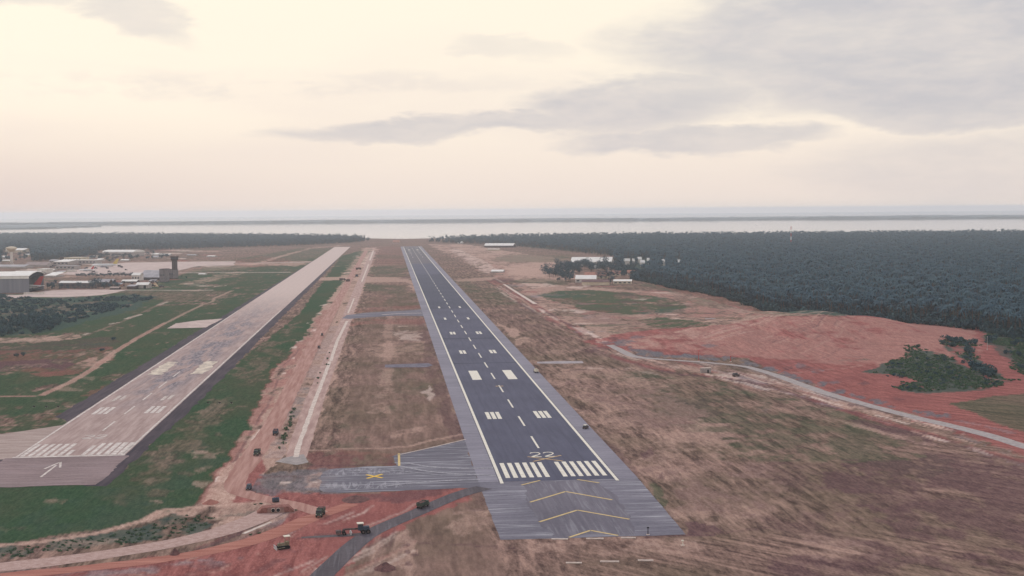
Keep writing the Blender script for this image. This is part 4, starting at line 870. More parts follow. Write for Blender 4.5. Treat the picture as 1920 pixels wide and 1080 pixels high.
PALM_LABEL = 'dark green coconut palm along the near edge of the big wood on the right'
protoP = []
for i, (h, l) in enumerate(palm_spec):
    p = empty('coconut_palm', (0, 0, 0), 0, PALM_LABEL, 'palm tree', 'coconut palms at the edge of the wood')
    trunk_mb(h, l, n=6).build('trunk', M_TRUNK, p); v, f = crown_palm(h, l, i+3, 15); mesh_obj('crown', v, f, M_PALM, p); protoP.append(p)
for i, q in enumerate(palms):
    p = protoP[i] if i < len(protoP) else copy_tree(protoP[i % len(protoP)])
    p.location = (q[0], q[1], 0); p.rotation_euler.z = random.uniform(0, 6.28); s_ = random.uniform(.85, 1.2); p.scale = (s_, s_, s_)

def plant_set(name, label, cat, group, spots, mats, kinds, trunk=True, n=190, ls=.6):
    protos = []
    for i, (a, b_, c_, z0) in enumerate(kinds):
        p = empty(name, (0, 0, 0), 0, label, cat, group)
        v, f = crown_leaves(hash(name) % 50+i*7+len(spots), a, b_, c_, z0, n, ls); mesh_obj('crown' if trunk else 'foliage', v, f, mats, p)
        mb = MB().tube((0, 0, -.3), (0, 0, z0+c_*.5), .22 if trunk else .12, .12 if trunk else .06, 6)
        for k in range(3): ang = k*2.1+i; mb.tube((0, 0, max(.1, z0*.7)), (math.cos(ang)*a*.45, math.sin(ang)*b_*.45, z0+c_*.7), .12 if trunk else .07, .05, 5)
        mb.build('trunk' if trunk else 'stem', M_TRUNK, p); protos.append(p)
    for i, q in enumerate(spots):
        p = protos[i] if i < len(protos) else copy_tree(protos[i % len(protos)])
        s_ = q[3] if len(q) > 3 else random.uniform(.75, 1.25)
        p.location = (q[0], q[1], q[2]); p.rotation_euler.z = random.uniform(0, 6.28); p.scale = (s_, s_, s_*random.uniform(.85, 1.1))
    for p in protos[len(spots):]:
        for c_ in list(p.children): bpy.data.objects.remove(c_)
        bpy.data.objects.remove(p)
SHRUBK = [(3.4, 3.2, 2.6, .5), (2.6, 3.0, 2.1, .4), (4.0, 3.2, 3.0, .6)]
def spots_in(poly, spacing, n=None, hill_=False, keep=1.0):
    a = area_points(poly, spacing, keep=keep); RNG.shuffle(a)
    if n: a = a[:n]
    return [(x, y, ground_z(x, y)-.05 if hill_ else 0) for x, y, _ in a]
left_scrub = []
for poly, sp, n in (([(-100, 600), (-100, 553), (0, 552), (70, 562), (100, 572), (60, 586), (0, 594)], 8.0, 95), ([(80, 570), (160, 560), (250, 556), (285, 562), (220, 578), (150, 594), (90, 598)], 10, 75),
                    ([(-100, 634), (-100, 600), (60, 598), (130, 602), (100, 620), (0, 630)], 8, 110)):
    left_scrub += spots_in(poly, sp, n)
left_scrub = [(x, y, 0, random.uniform(.9, 1.7)) for x, y, _ in left_scrub]
RNG.shuffle(left_scrub); left_scrub.sort(key=lambda q: q[1]); more = left_scrub[105:]; left_scrub = left_scrub[:105]
low = [area_points(po, 3.4, keep=k_) for po, k_ in (([(-100, 634), (-100, 553), (0, 552), (80, 562), (160, 558), (250, 554), (285, 560), (240, 580), (150, 600), (100, 622), (0, 632)], .16), ([(150, 606), (230, 590), (260, 580), (180, 600)], .12))]
thick = [proto_mesh('thicket_mesh', crown_leaves(120+i, 2.4, 2.4, 1.5, .2, 90, .6), M_SHRUB) for i in range(3)]
low = [a_[vnoise(a_[:, 0], a_[:, 1]*.6, 30, 61)+.5*vnoise(a_[:, 0], a_[:, 1]*.6, 12, 62) > -.05] for a_ in low]
scatter_stuff('thicket', np.concatenate([np.array([(x, y, 0) for x, y, *_ in more for _k in range(1)]).reshape(-1, 3)]+low), thick, 'dense dark green thicket spreading before the grey hangar at the left edge', 'thicket', .5, 1.3)
MASK = [(1622, 698), (1660, 684), (1700, 673), (1704, 656), (1745, 659), (1790, 676), (1840, 700), (1860, 722), (1845, 729), (1740, 735), (1692, 731), (1702, 720), (1728, 712), (1690, 702), (1650, 701)]
gm = np.concatenate([area_points(po, 2.3, keep=.62) for po in (MASK, [(1778, 650), (1800, 644), (1828, 649), (1824, 664), (1786, 664)], [(1800, 672), (1824, 668), (1890, 714), (1868, 715)], [(1850, 618), (1920, 624), (2200, 640), (2200, 740), (1960, 716), (1920, 698), (1872, 660)])])
gm = gm[vnoise(gm[:, 0], gm[:, 1]*.7, 14, 63)+.4*vnoise(gm[:, 0], gm[:, 1]*.7, 5, 64) > -.45]
gm = np.stack([gm[:, 0], gm[:, 1], gm[:, 2], np.array([ground_z(x, y) for x, y in gm[:, :2]])], 1)
scatter_stuff('mound_scrub', gm, [proto_mesh('scrub_mesh', crown_leaves(130+i, 1.5, 1.5, .6, .05, 60, .42), M_SCRUBL) for i in range(3)], 'green scrub carpeting the lower slope of the red mound and the ground past it', 'scrub', .4, .9)
wd = area_points([(-200, 1050), (0, 1026), (100, 1014), (250, 990), (330, 964), (372, 970), (392, 985), (370, 998), (250, 1016), (120, 1034), (0, 1048), (-200, 1075)], 1.3, keep=.2)
scatter_stuff('weeds', wd, [proto_mesh('weed_mesh', crown_leaves(140+i, .9, .9, .34, .03, 40, .26), M_SCRUBL) for i in range(3)], 'low green weeds covering the strip above the curving gravel channel', 'weeds', .35, .9)
plant_set('shrub', 'dark shrub in the thicket in front of the grey hangar', 'shrub', 'shrubs in the thicket before the hangar', left_scrub, M_SHRUB, SHRUBK, False)
hs = []
for poly, sp, n in (([(1690, 690), (1705, 662), (1740, 660), (1790, 677), (1835, 700), (1855, 722), (1760, 730), (1720, 722), (1750, 708)], 6.0, 52), ([(1630, 697), (1680, 680), (1705, 680), (1690, 692)], 6, 8), ([(1650, 704), (1700, 700), (1720, 704), (1690, 708)], 5, 6), ([(1690, 727), (1740, 722), (1745, 733), (1700, 733)], 5, 10)):
    a = area_points(poly, sp); RNG.shuffle(a); hs += [(x, y, ground_z(x, y)-.05, random.uniform(.22, .46)) for x, y, _ in a[:n]]
plant_set('shrub', 'green shrub growing on the red slope of the spoil mound', 'shrub', 'shrubs on the red mound', hs, M_SHRUB, SHRUBK, False)
hs = []
for poly, sp, n in (([(1780, 650), (1828, 648), (1826, 664), (1800, 668)], 7, 12), ([(1800, 672), (1826, 668), (1890, 712), (1860, 712)], 6, 16), ([(1848, 650), (1870, 625), (1930, 640), (2050, 690), (1960, 712), (1880, 670)], 9, 34)):
    a = area_points(poly, sp); RNG.shuffle(a); hs += [(x, y, ground_z(x, y)-.05, random.uniform(.55, 1.15)) for x, y, _ in a[:n]]
plant_set('shrub', 'dark shrub beyond the diagonal red track at the right edge', 'shrub', 'shrubs past the diagonal red track', hs, M_SHRUB, SHRUBK, False)
rs = [(x, y, 0, random.uniform(.12, .4)) for x, y in [(G(552-i*1.2+random.uniform(-4, 4), 772+i*3.1+random.uniform(-3, 3))) for i in range(23)]]+[(x, y, 0, random.uniform(.2, .36)) for x, y in [G(632, 605), (-106, 430), (-105, 395), (-106.5, 470), (-107, 350), (-107, 322), (-106, 300)]]
plant_set('shrub', 'small bush on the verge between the haul road and the white concrete drain', 'shrub', 'bushes beside the haul road', rs, M_SCRUBL, SHRUBK[:2], False, 120, .7)
for i, (px, py, lb) in enumerate([(212, 638.5, 'low dark bush beside the orange track, the farther of the two'), (191, 658.5, 'round dark bush just left of the orange track'), (31, 670, 'dark bush on the burnt patch, left one of a pair'), (43, 668.5, 'dark bush on the burnt patch, right one of a pair')]):
    x, y = G(px, py); plant_set('shrub', lb, 'shrub', None, [(x, y, 0, .62)], M_SHRUB, [SHRUBK[i % 3]], False)
sp = [(x, y, 0, random.uniform(.2, .36)) for x, y in [G(*q) for q in [(386, 985), (360, 992), (335, 1000), (372, 978), (340, 975), (300, 1008), (310, 990), (260, 1012), (220, 1016), (170, 1020), (130, 1028), (60, 1036), (30, 1042), (90, 1024), (240, 998), (556, 957), (470, 1003), (486, 1000), (478, 946), (490, 945)]]]
plant_set('shrub', 'low weedy bush on the green strip above the curving gravel channel', 'shrub', 'weeds along the gravel channel', sp, M_SCRUBL, [(2.6, 2.6, .8, .1), (3.2, 2.4, .7, .1)], False, 200, .42)
TREEK = [(4.4, 4.2, 3.6, 3.2), (5.4, 5.0, 4.6, 3.8), (3.6, 3.8, 3.4, 2.4)]
ts = [G(x, y)+(0, random.uniform(1.0, 1.6)) for x, y in [(RNG.uniform(1040, 1160), RNG.uniform(499, 513)) for _k in range(46)]+[(RNG.uniform(1012, 1080), RNG.uniform(508, 529)) for _k in range(20)]]+[G(x+random.uniform(-3, 3), y+random.uniform(-1.5, 1.5))+(0, random.uniform(1.0, 1.7)) for x, y in [(1040, 520), (1047, 512), (1054, 516), (1064, 525), (1070, 512), (1080, 508), (1088, 506), (1096, 508), (1106, 506), (1120, 508), (1136, 500), (1142, 498), (1148, 500), (1154, 510), (1164, 502), (1170, 514), (1142, 524), (1145, 520), (1180, 506), (1190, 506), (1120, 496)]]+[G(*q)+(0,) for q in [(1018, 512), (1024, 508), (1030, 516), (1034, 512), (1050, 516), (1056, 522), (1062, 518), (1068, 524), (1074, 516), (1060, 511), (1054, 526), (1048, 528), (1066, 529), (1076, 510), (1084, 505), (1092, 502), (1100, 504), (1110, 498), (1116, 502), (1124, 500), (1132, 504), (1140, 502), (1144, 508), (1136, 510), (1128, 497), (1146, 514), (1152, 504), (1160, 506), (1170, 508), (1166, 518), (1172, 520), (1156, 520), (1144, 533), (1147, 528), (1186, 530), (1128, 524), (1136, 522), (1122, 524), (1196, 522), (1202, 530), (1190, 518), (1104, 500)]]
plant_set('broadleaf_tree', 'dark broad tree among the white and red roofed sheds right of the runway', 'tree', 'trees around the sheds on the right', ts, M_LEAF, TREEK)
ts = [G(*q)+(0,) for q in [(205, 492), (212, 490), (200, 488), (216, 486), (232, 488), (186, 488), (178, 486), (170, 487), (50, 484), (38, 487), (62, 486), (74, 484), (84, 487), (96, 484), (30, 490), (12, 488), (6, 478), (110, 482), (150, 484), (160, 487), (228, 481), (196, 484), (66, 480), (120, 481)]]
plant_set('broadleaf_tree', 'dark broad tree among the pale buildings behind the apron on the left', 'tree', 'trees behind the apron', ts, M_LEAF, TREEK)
ts = [G(x, y)+(0, random.uniform(.8, 1.4)) for x, y in [(RNG.uniform(0, 120), RNG.uniform(476, 489)) for _k in range(34)]+[(RNG.uniform(150, 262), RNG.uniform(481, 490)) for _k in range(22)]+[(RNG.uniform(268, 330), RNG.uniform(480, 488)) for _k in range(10)]+[(RNG.uniform(86, 240), RNG.uniform(540, 543)) for _k in range(14)]]
plant_set('broadleaf_tree', 'bushy tree in the scattered greenery around the left hand airport buildings', 'tree', 'scattered trees around the airport buildings', ts, M_LEAF, TREEK)
ts = [G(x, y)+(0, random.uniform(.45, .8)) for x, y in [(145+i*2.6, 519.0-.03*i+random.uniform(-1.2, 1.2)) for i in range(42)]]
plant_set('broadleaf_tree', 'low tree in the row dividing the apron from the works huts', 'tree', 'row of trees below the apron', ts, M_LEAF, TREEK)
ts = [G(*q)+(0, random.uniform(.35, .6)) for q in [(90, 537), (98, 541), (112, 541), (128, 541), (140, 541), (152, 541), (166, 541), (180, 540), (196, 540), (212, 540), (100, 533), (340, 519), (350, 521), (334, 522)]]
plant_set('shrub', 'green bush beside the contractor huts left of the tall tower', 'shrub', 'bushes around the contractor huts', ts, M_SHRUB, SHRUBK, False)

# ------------------------------------------------------------------ buildings
M_WALLW = speckle('white_wall', (.55, .50, .46), (.72, .66, .60), .15); M_WALLC = speckle('cream_wall', (.55, .45, .33), (.70, .60, .46), .15)
M_WALLG = speckle('grey_cladding', (.20, .20, .225), (.27, .265, .29), .2, (1, 1, .05)); M_WALLB = speckle('brown_concrete', (.075, .055, .055), (.12, .09, .085), .3)
M_UNF = speckle('unfinished_concrete', (.17, .145, .15), (.26, .225, .225), .3); M_WALLP = speckle('bare_block_wall', (.36, .31, .29), (.50, .44, .41), .3)
M_ROOFW = speckle('white_sheet_roof', (.74, .70, .64), (.86, .82, .76), .12); M_ROOFG = speckle('grey_sheet_roof', (.34, .32, .33), (.48, .45, .45), .12)
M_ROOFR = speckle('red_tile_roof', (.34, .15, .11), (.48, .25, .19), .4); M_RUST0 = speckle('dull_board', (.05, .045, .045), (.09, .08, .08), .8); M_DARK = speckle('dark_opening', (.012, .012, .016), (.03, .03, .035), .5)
M_GLASS = speckle('dark_window', (.03, .035, .05), (.06, .07, .09), .5, rough=.3, spec=.5)
M_RED = speckle('red_paint', (.42, .035, .035), (.52, .07, .06), .4, rough=.5); M_AIRW = speckle('aircraft_white', (.74, .73, .71), (.82, .80, .78), .3, rough=.4, spec=.4)
M_AIRG = speckle('aircraft_grey', (.16, .16, .19), (.24, .24, .27), .3, rough=.4, spec=.4); M_STEEL = speckle('galvanised_steel', (.42, .40, .40), (.55, .53, .52), .8, rough=.6)
def building(name, label, cat, x0, x1, yb, hpx, dep, roof='gable', wm=None, rm=None, rpx=None, win=0, door=False, group=None, over=.6, rz=None, tint=None):
    a = Vector(G(x0, yb)); b_ = Vector(G(x1, yb)); w = (b_-a).length; mid = (a+b_)/2; k = depth(mid)/F
    H = hpx*k; rh = (rpx if rpx is not None else hpx*.3)*k; wh = max(1.0, H-rh) if roof != 'flat' else H
    ang = math.atan2(b_.y-a.y, b_.x-a.x) if rz is None else rz
    r = empty(name, (mid.x, mid.y, 0), ang, label, cat, group)
    wm = wm or M_WALLW; rm = rm or M_ROOFW
    mb = MB().box((0, dep/2, wh/2), (w, dep, wh))
    if roof == 'gable':
        mb.prism([(.02, wh-.01), (dep-.02, wh-.01), (dep/2, wh+rh*.96)], 'x', -w/2+.05, w/2-.05)
        mb.build('wall', wm, r)
        e = over; s_ = rh/(dep/2); zt = .25
        MB().prism([(-e, wh-e*s_+.05), (dep/2, wh+rh+.05), (dep+e, wh-e*s_+.05), (dep+e, wh-e*s_+zt+.05), (dep/2, wh+rh+zt+.1), (-e, wh-e*s_+zt+.05)], 'x', -w/2-e, w/2+e).build('roof', rm, r)
    elif roof == 'arch':
        mb.build('wall', wm, r); n = 10
        pr = [(dep/2-(dep/2+over)*math.cos(math.pi*i/n), wh+.05+rh*math.sin(math.pi*i/n)) for i in range(n+1)]
        MB().prism(pr, 'x', -w/2-over, w/2+over).build('roof', rm, r)
    elif roof == 'mono':
        mb.build('wall', wm, r); e = over
        MB().prism([(-e, wh+.05), (dep+e, wh+rh), (dep+e, wh+rh+.3), (-e, wh+.35)], 'x', -w/2-e, w/2+e).build('roof', rm, r)
    else:
        mb.build('wall', wm, r); MB().box((0, dep/2, wh+.3), (w+.8, dep+.8, .6)).build('roof', rm, r)
    for i in range(win):
        x = -w/2+(i+.5)*w/win; ww = w/win*.55; hh = min(wh*.4, 2.6)
        MB().box((x, -.04, wh*.55), (ww, .2, hh)).build('window', M_GLASS, r)
    if door: MB().box((w*.22, -.05, min(wh*.45, 2.2)), (min(w*.2, 5), .25, min(wh*.9, 4.4))).build('door', M_DARK, r)
    return r

# big grey hangar at the left edge, its open end facing the runway
hx0, hy0 = G(55, 548.5); k = depth((hx0, hy0))/F
r = empty('hangar', (hx0, hy0, 0), 0, 'big grey hangar with a white roof and an open dark end, at the left edge', 'hangar')
HD, HH, HR, HL = 74.0, 31.0*k, 5.5*k, 150.0
wall = MB()
wall.box((-HL/2, .4, HH/2), (HL, .8, HH)); wall.box((-HL/2, HD-.4, HH/2), (HL, .8, HH)); wall.box((-HL+.4, HD/2, HH/2), (.8, HD-1.6, HH))
wall.build('wall', M_WALLG, r)
MB().prism([(-1.5, HH-.3), (HD*.2, HH+HR*.62), (HD/2, HH+HR), (HD*.8, HH+HR*.62), (HD+1.5, HH-.3), (HD+1.5, HH+.5), (HD*.8, HH+HR*.62+.9), (HD/2, HH+HR+.9), (HD*.2, HH+HR*.62+.9), (-1.5, HH+.5)], 'x', -HL-1, 1.0).build('roof', M_ROOFW, r)
MB().box((-HL/2, -.75, HH+.1-1.8), (HL, .5, 3.4)).build('fascia', M_ROOFW, r)
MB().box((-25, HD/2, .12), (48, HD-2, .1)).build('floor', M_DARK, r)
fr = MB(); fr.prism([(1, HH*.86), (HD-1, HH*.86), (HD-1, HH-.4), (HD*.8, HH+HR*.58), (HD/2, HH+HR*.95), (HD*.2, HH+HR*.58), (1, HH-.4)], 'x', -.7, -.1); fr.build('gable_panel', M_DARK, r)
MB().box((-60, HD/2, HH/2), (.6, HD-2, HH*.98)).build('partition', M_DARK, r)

def airliner(loc, rz, Lf, tail, label, group=None, scale_fin=1.0, engines=2):
    """nose towards +x"""
    r = empty('airliner', (loc[0], loc[1], 0), rz, label, 'airliner', group)
    R_ = Lf*.052; z0 = R_*1.75
    prof = [(-.5, .12, .45), (-.44, .32, .34), (-.36, .66, .16), (-.24, .95, .02), (-.1, 1, 0), (.2, 1, 0), (.38, 1, 0), (.44, .82, -.06), (.485, .45, -.2), (.5, .1, -.28)]
    v = []; f = []; n = 14
    for q, rr, up in prof:
        for i in range(n):
            a = 2*math.pi*i/n; v.append((q*Lf, R_*rr*math.cos(a), z0+R_*up+R_*rr*math.sin(a)))
    for k_ in range(len(prof)-1):
        for i in range(n): j = (i+1) % n; f.append((k_*n+i, k_*n+j, k_*n+n+j, k_*n+n+i))
    f += [tuple(range(n)), tuple(range((len(prof)-1)*n+n-1, (len(prof)-1)*n-1, -1))]
    fu = mesh_obj('fuselage', v, f, M_AIRW, r, True)
    MB().box((0, 0, z0+R_*.25), (Lf*.78, R_*2.03, R_*.16)).build('window_row', M_GLASS, fu)
    MB().box((0, 0, z0-R_*.7), (Lf*.6, R_*1.3, R_*.7)).build('belly', M_AIRG, fu)
    for s_ in (-1, 1):
        MB().prism([(Lf*.12, s_*R_*.8), (-Lf*.06, s_*R_*.8), (-Lf*.2, s_*Lf*.44), (-Lf*.155, s_*Lf*.44)], 'z', z0-R_*.62, z0-R_*.38).build('wing', M_AIRG, r)
        MB().prism([(-Lf*.37, s_*R_*.3), (-Lf*.46, s_*R_*.3), (-Lf*.5, s_*Lf*.17), (-Lf*.46, s_*Lf*.17)], 'z', z0+R_*.3, z0+R_*.48).build('tailplane', M_AIRW, r)
        MB().tube((Lf*.02, s_*Lf*.16, z0-R_*1.0), (Lf*.12, s_*Lf*.16, z0-R_*1.0), R_*.36, R_*.5, 12).build('engine', M_AIRG, r)
    MB().prism([(-Lf*.28, z0+R_*.7), (-Lf*.45, z0+R_*.7), (-Lf*.53, z0+R_*4.6*scale_fin), (-Lf*.45, z0+R_*4.6*scale_fin)], 'y', -R_*.09, R_*.09).build('tail_fin', tail, r)
    for x, y in ((Lf*.36, 0), (-Lf*.04, R_*1.1), (-Lf*.04, -R_*1.1)):
        MB().tube((x, y-.4, R_*.32), (x, y+.4, R_*.32), R_*.32, n=10).tube((x, y, R_*.3), (x, y, z0-R_*.8), R_*.09).build('landing_gear', M_AIRG, r)
    return r
airliner((hx0-22, hy0+40, 0), math.pi, 58, M_RED, 'airliner with a red tail fin parked nose first inside the dark hangar', scale_fin=1.0)
MB_wall = MB().box((0, 0, 1.3), (26, .5, 2.6)); a_ = G(64, 552)
e_ = empty('boundary_wall', (a_[0], a_[1], 0), R(-3), 'low white wall on the ground in front of the open hangar end', 'wall'); MB_wall.build('panel', M_WALLW, e_); MB().box((0, 0, 2.68), (26.3, .8, .18)).build('coping', M_CONC, e_)
q = G(197, 501.5); airliner((q[0], q[1]), R(176), 50, speckle('yellow_tail', (.55, .40, .10), (.65, .5, .18), .4), 'long white airliner with a yellow tail side on across the apron')
q = G(162, 508.5); airliner((q[0], q[1]), R(174), 27, M_RED, 'smaller white airliner with a red tail on the near side of the apron')

B = building
B('hangar', 'white roofed arched hangar with dark trees before it, behind the apron', 'hangar', 192, 250, 481, 12, 55, 'arch', M_WALLP, M_ROOFW, 4, win=3)
B('shed', 'long white roofed shed just behind the grey hangar', 'shed', 22, 70, 515, 6, 30, 'gable', M_WALLP, M_ROOFW, 4)
B('shed', 'square white block rising over the hangar roof end', 'shed', 70, 87, 513, 8, 24, 'flat', M_WALLW, M_ROOFW)
B('shed', 'white roofed shed right of the hangar ridge', 'shed', 84, 104, 520, 8, 30, 'mono', M_WALLP, M_ROOFW, 5)
B('warehouse', 'long grey warehouse with a pale roof at the far left', 'warehouse', -10, 46, 503, 6, 35, 'gable', M_WALLP, M_ROOFG, 3)
B('warehouse', 'brown roofed warehouse left of the white block', 'warehouse', 46, 88, 500, 8, 30, 'gable', M_WALLP, speckle('brown_roof', (.26, .20, .19), (.36, .28, .26), .2), 5)
B('office', 'small white office block in front of the brown roofed warehouse', 'office', 77, 92, 499.5, 6.5, 14, 'flat', M_WALLW, M_ROOFW, win=3)
B('terminal', 'cream terminal wing with a long flat roof at the back', 'terminal', 120, 152, 490, 6.5, 35, 'flat', M_WALLC, speckle('cream_roof', (.52, .44, .34), (.66, .58, .45), .1), win=6)
B('terminal', 'pale terminal hall with a low roof between cream wing and apron', 'terminal', 100, 128, 497, 9, 40, 'mono', M_WALLP, M_ROOFW, 3, win=4)
B('terminal', 'long pale pier building beside the white airliner', 'terminal', 128, 180, 495, 7, 25, 'flat', M_WALLP, M_ROOFW, win=8)
B('plant_room', 'dark plant room box standing up behind the terminal', 'plant room', 112, 120, 488, 5.5, 14, 'flat', M_WALLB, M_WALLB)
B('terminal', 'low grey terminal annex with vans parked along it', 'terminal', 104, 140, 505, 6, 22, 'flat', M_WALLP, M_ROOFG, win=5)
B('building', 'pale rooftop pavilion among trees at the upper left', 'building', 10, 44, 474, 8, 40, 'gable', M_WALLC, M_ROOFW, 3)
B('building', 'small pale house near the left edge under the trees', 'house', 2, 12, 485, 5, 14, 'gable', M_WALLW, M_ROOFW, 2)
B('building', 'pale house in the trees right of the water tower', 'house', 46, 57, 481, 5, 14, 'gable', M_WALLC, M_ROOFW, 2)
B('building', 'tiny white house deep in the left wood, nearer one', 'house', 70, 76, 475, 4, 12, 'gable', M_WALLW, M_ROOFW, 2); B('building', 'tiny white house deep in the left wood, farther one', 'house', 87, 93, 471, 3.5, 12, 'gable', M_WALLW, M_ROOFW, 2)
B('shed', 'low pale shed beyond the right end of the apron', 'shed', 284, 296, 479, 4, 20, 'gable', M_WALLP, M_ROOFW, 2); B('shed', 'small grey hut left of the tall tower top', 'shed', 284, 295, 485, 5, 16, 'gable', M_WALLP, M_ROOFG, 2)
B('shed', 'long white shed with a dark open front below the apron trees', 'shed', 111, 174, 540.5, 13, 14, 'gable', speckle('dark_timber', (.10, .085, .09), (.22, .17, .16), .4), M_ROOFW, 3, win=6)
B('shed', 'white shed stepping down from the long open shed', 'shed', 174, 204, 538, 14, 14, 'gable', M_WALLB, M_ROOFG, 5)
B('shed', 'long thin white roofed shed right of the huts', 'shed', 228, 256, 530, 5, 12, 'gable', M_WALLB, M_ROOFW, 2.5)
B('hut', 'white roofed contractor hut beside the sand heap', 'hut', 255, 278, 541, 11, 12, 'gable', M_WALLP, M_ROOFW, 4, door=True); B('hut', 'grey contractor hut joined left of the white roofed one', 'hut', 238, 253, 542, 7, 12, 'mono', M_WALLB, M_ROOFG, 2)
B('hut', 'rust coloured hut behind the contractor yard', 'hut', 214, 228, 537, 6, 10, 'gable', speckle('rust', (.30, .14, .10), (.42, .22, .16), .5), M_ROOFG, 2)
B('building', 'narrow pale gabled building at the left end of the grey roof', 'building', 247, 262, 527, 15, 14, 'gable', M_WALLW, M_ROOFW, 4, win=3)
B('building', 'wide grey roofed building between pale gable and tall tower', 'building', 262, 299, 525, 17, 40, 'gable', M_WALLB, M_ROOFG, 12, win=6)
B('building', 'dark framed unfinished block at the foot of the tall tower', 'building', 299, 309, 529, 24, 18, 'flat', M_UNF, M_WALLB, win=3)
B('building', 'grey unfinished block joined to the tall tower', 'building', 309, 325, 523, 17, 20, 'flat', M_UNF, M_WALLB, win=4)
for a, b_, y, h_, dp_, ro, wm_, rm_, lb in [
  (-60, -12, 498, 7, 30, 'gable', M_WALLP, M_ROOFW, 'pale warehouse just outside the left corner of the buildings'),
  (92, 106, 492, 5, 18, 'gable', M_WALLP, M_ROOFG, 'grey gabled shed left of the terminal hall'),
  (104, 113, 484, 4, 16, 'gable', M_WALLC, M_ROOFW, 'little cream shed behind the terminal, near the wood'),
  (152, 166, 488, 4.5, 18, 'gable', M_WALLP, M_ROOFG, 'grey roofed shed at the right end of the cream terminal wing'),
  (168, 178, 484, 4, 14, 'flat', M_WALLW, M_ROOFW, 'small white flat block between terminal and arched hangar'),
  (182, 192, 489, 4, 12, 'gable', M_WALLW, M_ROOFW, 'small white shed left of the trees before the arched hangar'),
  (226, 240, 490, 3.6, 12, 'gable', M_WALLP, M_ROOFW, 'low pale shed right of the yellow airliner tail'),
  (252, 262, 478, 4, 14, 'gable', M_WALLC, M_ROOFG, 'grey roofed shed at the right end of the arched hangar'),
  (262, 284, 477.5, 2.6, 14, 'gable', M_WALLP, speckle('pink_roof', (.42, .30, .27), (.54, .41, .37), .2), 'long low pink roofed shed right of the arched hangar'),
  (300, 318, 479, 3, 14, 'gable', M_WALLP, M_ROOFW, 'low pale shed behind the top of the tall tower'),
  (388, 402, 482, 2.6, 16, 'gable', M_WALLP, M_ROOFW, 'lone low pale shed far right of the tall tower'),
  (350, 366, 480, 2.8, 16, 'gable', M_WALLP, M_ROOFG, 'lone low grey shed right of the tall tower'),
  (372, 384, 515.5, 2.4, 10, 'gable', M_WALLW, M_ROOFW, 'tiny white hut on the bare earth right of the tall tower'),
  (88, 100, 509, 4, 14, 'gable', M_WALLP, M_ROOFW, 'small white shed on the apron edge above the hangar end'),
  (106, 120, 512, 3.6, 10, 'mono', M_WALLC, M_ROOFG, 'low cream shelter on the near left corner of the apron'),
  (126, 140, 510, 3.2, 8, 'flat', M_WALLW, M_ROOFW, 'low white block on the near edge of the apron'),
  (196, 212, 530, 6, 10, 'gable', M_WALLB, M_ROOFG, 'dark hut behind the white shed in the contractor yard'),
  (206, 222, 543, 5, 8, 'gable', M_WALLB, speckle('tan_roof', (.36, .28, .24), (.48, .38, .33), .3), 'tan roofed hut on the near side of the contractor yard'),
  (279, 290, 530, 5, 8, 'mono', M_WALLP, M_ROOFG, 'small grey lean to hut beside the unfinished block'),
  (2, 20, 491, 3.5, 14, 'gable', M_WALLC, M_ROOFW, 'cream shed at the foot of the water tower')]:
    B('shed', lb, 'shed', a, b_, y, h_, dp_, ro, wm_, rm_, h_*.4, win=3 if h_ > 4.5 else 0)
# control tower
q = G(328, 521.5); k = depth(q)/F; r = empty('control_tower', (q[0], q[1], 0), R(8), 'tall dark brown control tower with a flared top', 'control tower')
MB().box((0, 0, 16.5*k), (10*k, 10*k, 33*k)).build('shaft', M_WALLB, r)
c_ = MB().box((0, 0, 34.8*k), (11.2*k, 11.2*k, 3.4*k), taper=1.3).build('cab', M_WALLB, r); MB().box((0, 0, 37.6*k), (13.6*k, 13.6*k, 2.2*k), taper=.97).build('glazing', M_GLASS, r)
MB().box((0, 0, 39.9*k), (15*k, 15*k, 2.2*k)).build('roof', M_WALLB, r); MB().tube((1, 0, 40*k), (1, 0, 44*k), .2, .1).build('aerial', M_STEEL, r)
for s_ in (-1, 1): MB().box((s_*2.6*k, -5.05*k, 16*k), (.9*k, .5, 30*k)).build('pilaster', speckle('dull_concrete', (.14, .11, .11), (.2, .16, .15), .4), r)
# water tower
q = G(22, 497); k = depth(q)/F; r = empty('water_tower', (q[0], q[1], 0), 0, 'pale mushroom shaped water tower at the far left', 'water tower')
MB().lathe((0, 0, 0), [(3.3*k, 0), (2.6*k, 10*k), (2.3*k, 22*k), (2.8*k, 26*k)], 16).build('stem', M_WALLW, r, True); MB().lathe((0, 0, 0), [(2.8*k, 25*k), (7*k, 28*k), (10*k, 30.5*k), (10*k, 32.5*k), (6*k, 34.2*k), (1, 35*k)], 18).build('tank', M_WALLC, r, True)
# right side
B('shed', 'very long white roofed shed far right of the runway end', 'shed', 908, 962, 464, 7.5, 30, 'gable', M_WALLB, M_ROOFW, 4)
B('shed', 'low beige shed in front of the far long white shed', 'shed', 914, 936, 470, 4, 16, 'gable', M_WALLC, speckle('beige_roof', (.46, .38, .33), (.58, .49, .43), .2), 2)
B('hangar', 'long white roofed hangar with trees in front, right of the runway', 'hangar', 1070, 1146, 498, 15, 40, 'gable', M_WALLW, M_ROOFW, 8, win=5, door=True)
B('house', 'white walled house half hidden in trees below the long hangar', 'house', 1106, 1126, 505, 7, 12, 'gable', M_WALLW, M_ROOFW, 3, win=3)
B('workshop', 'white workshop with a bright flat roof, nearest of the right hand sheds', 'workshop', 1079, 1117, 530, 13, 22, 'gable', M_WALLW, M_ROOFW, 6, win=4)
B('shed', 'long cream walled shed with a dark roof in front of the workshop', 'shed', 1091, 1142, 535, 10, 9, 'gable', M_WALLC, speckle('dark_roof', (.16, .10, .10), (.24, .16, .15), .3), 3.5)
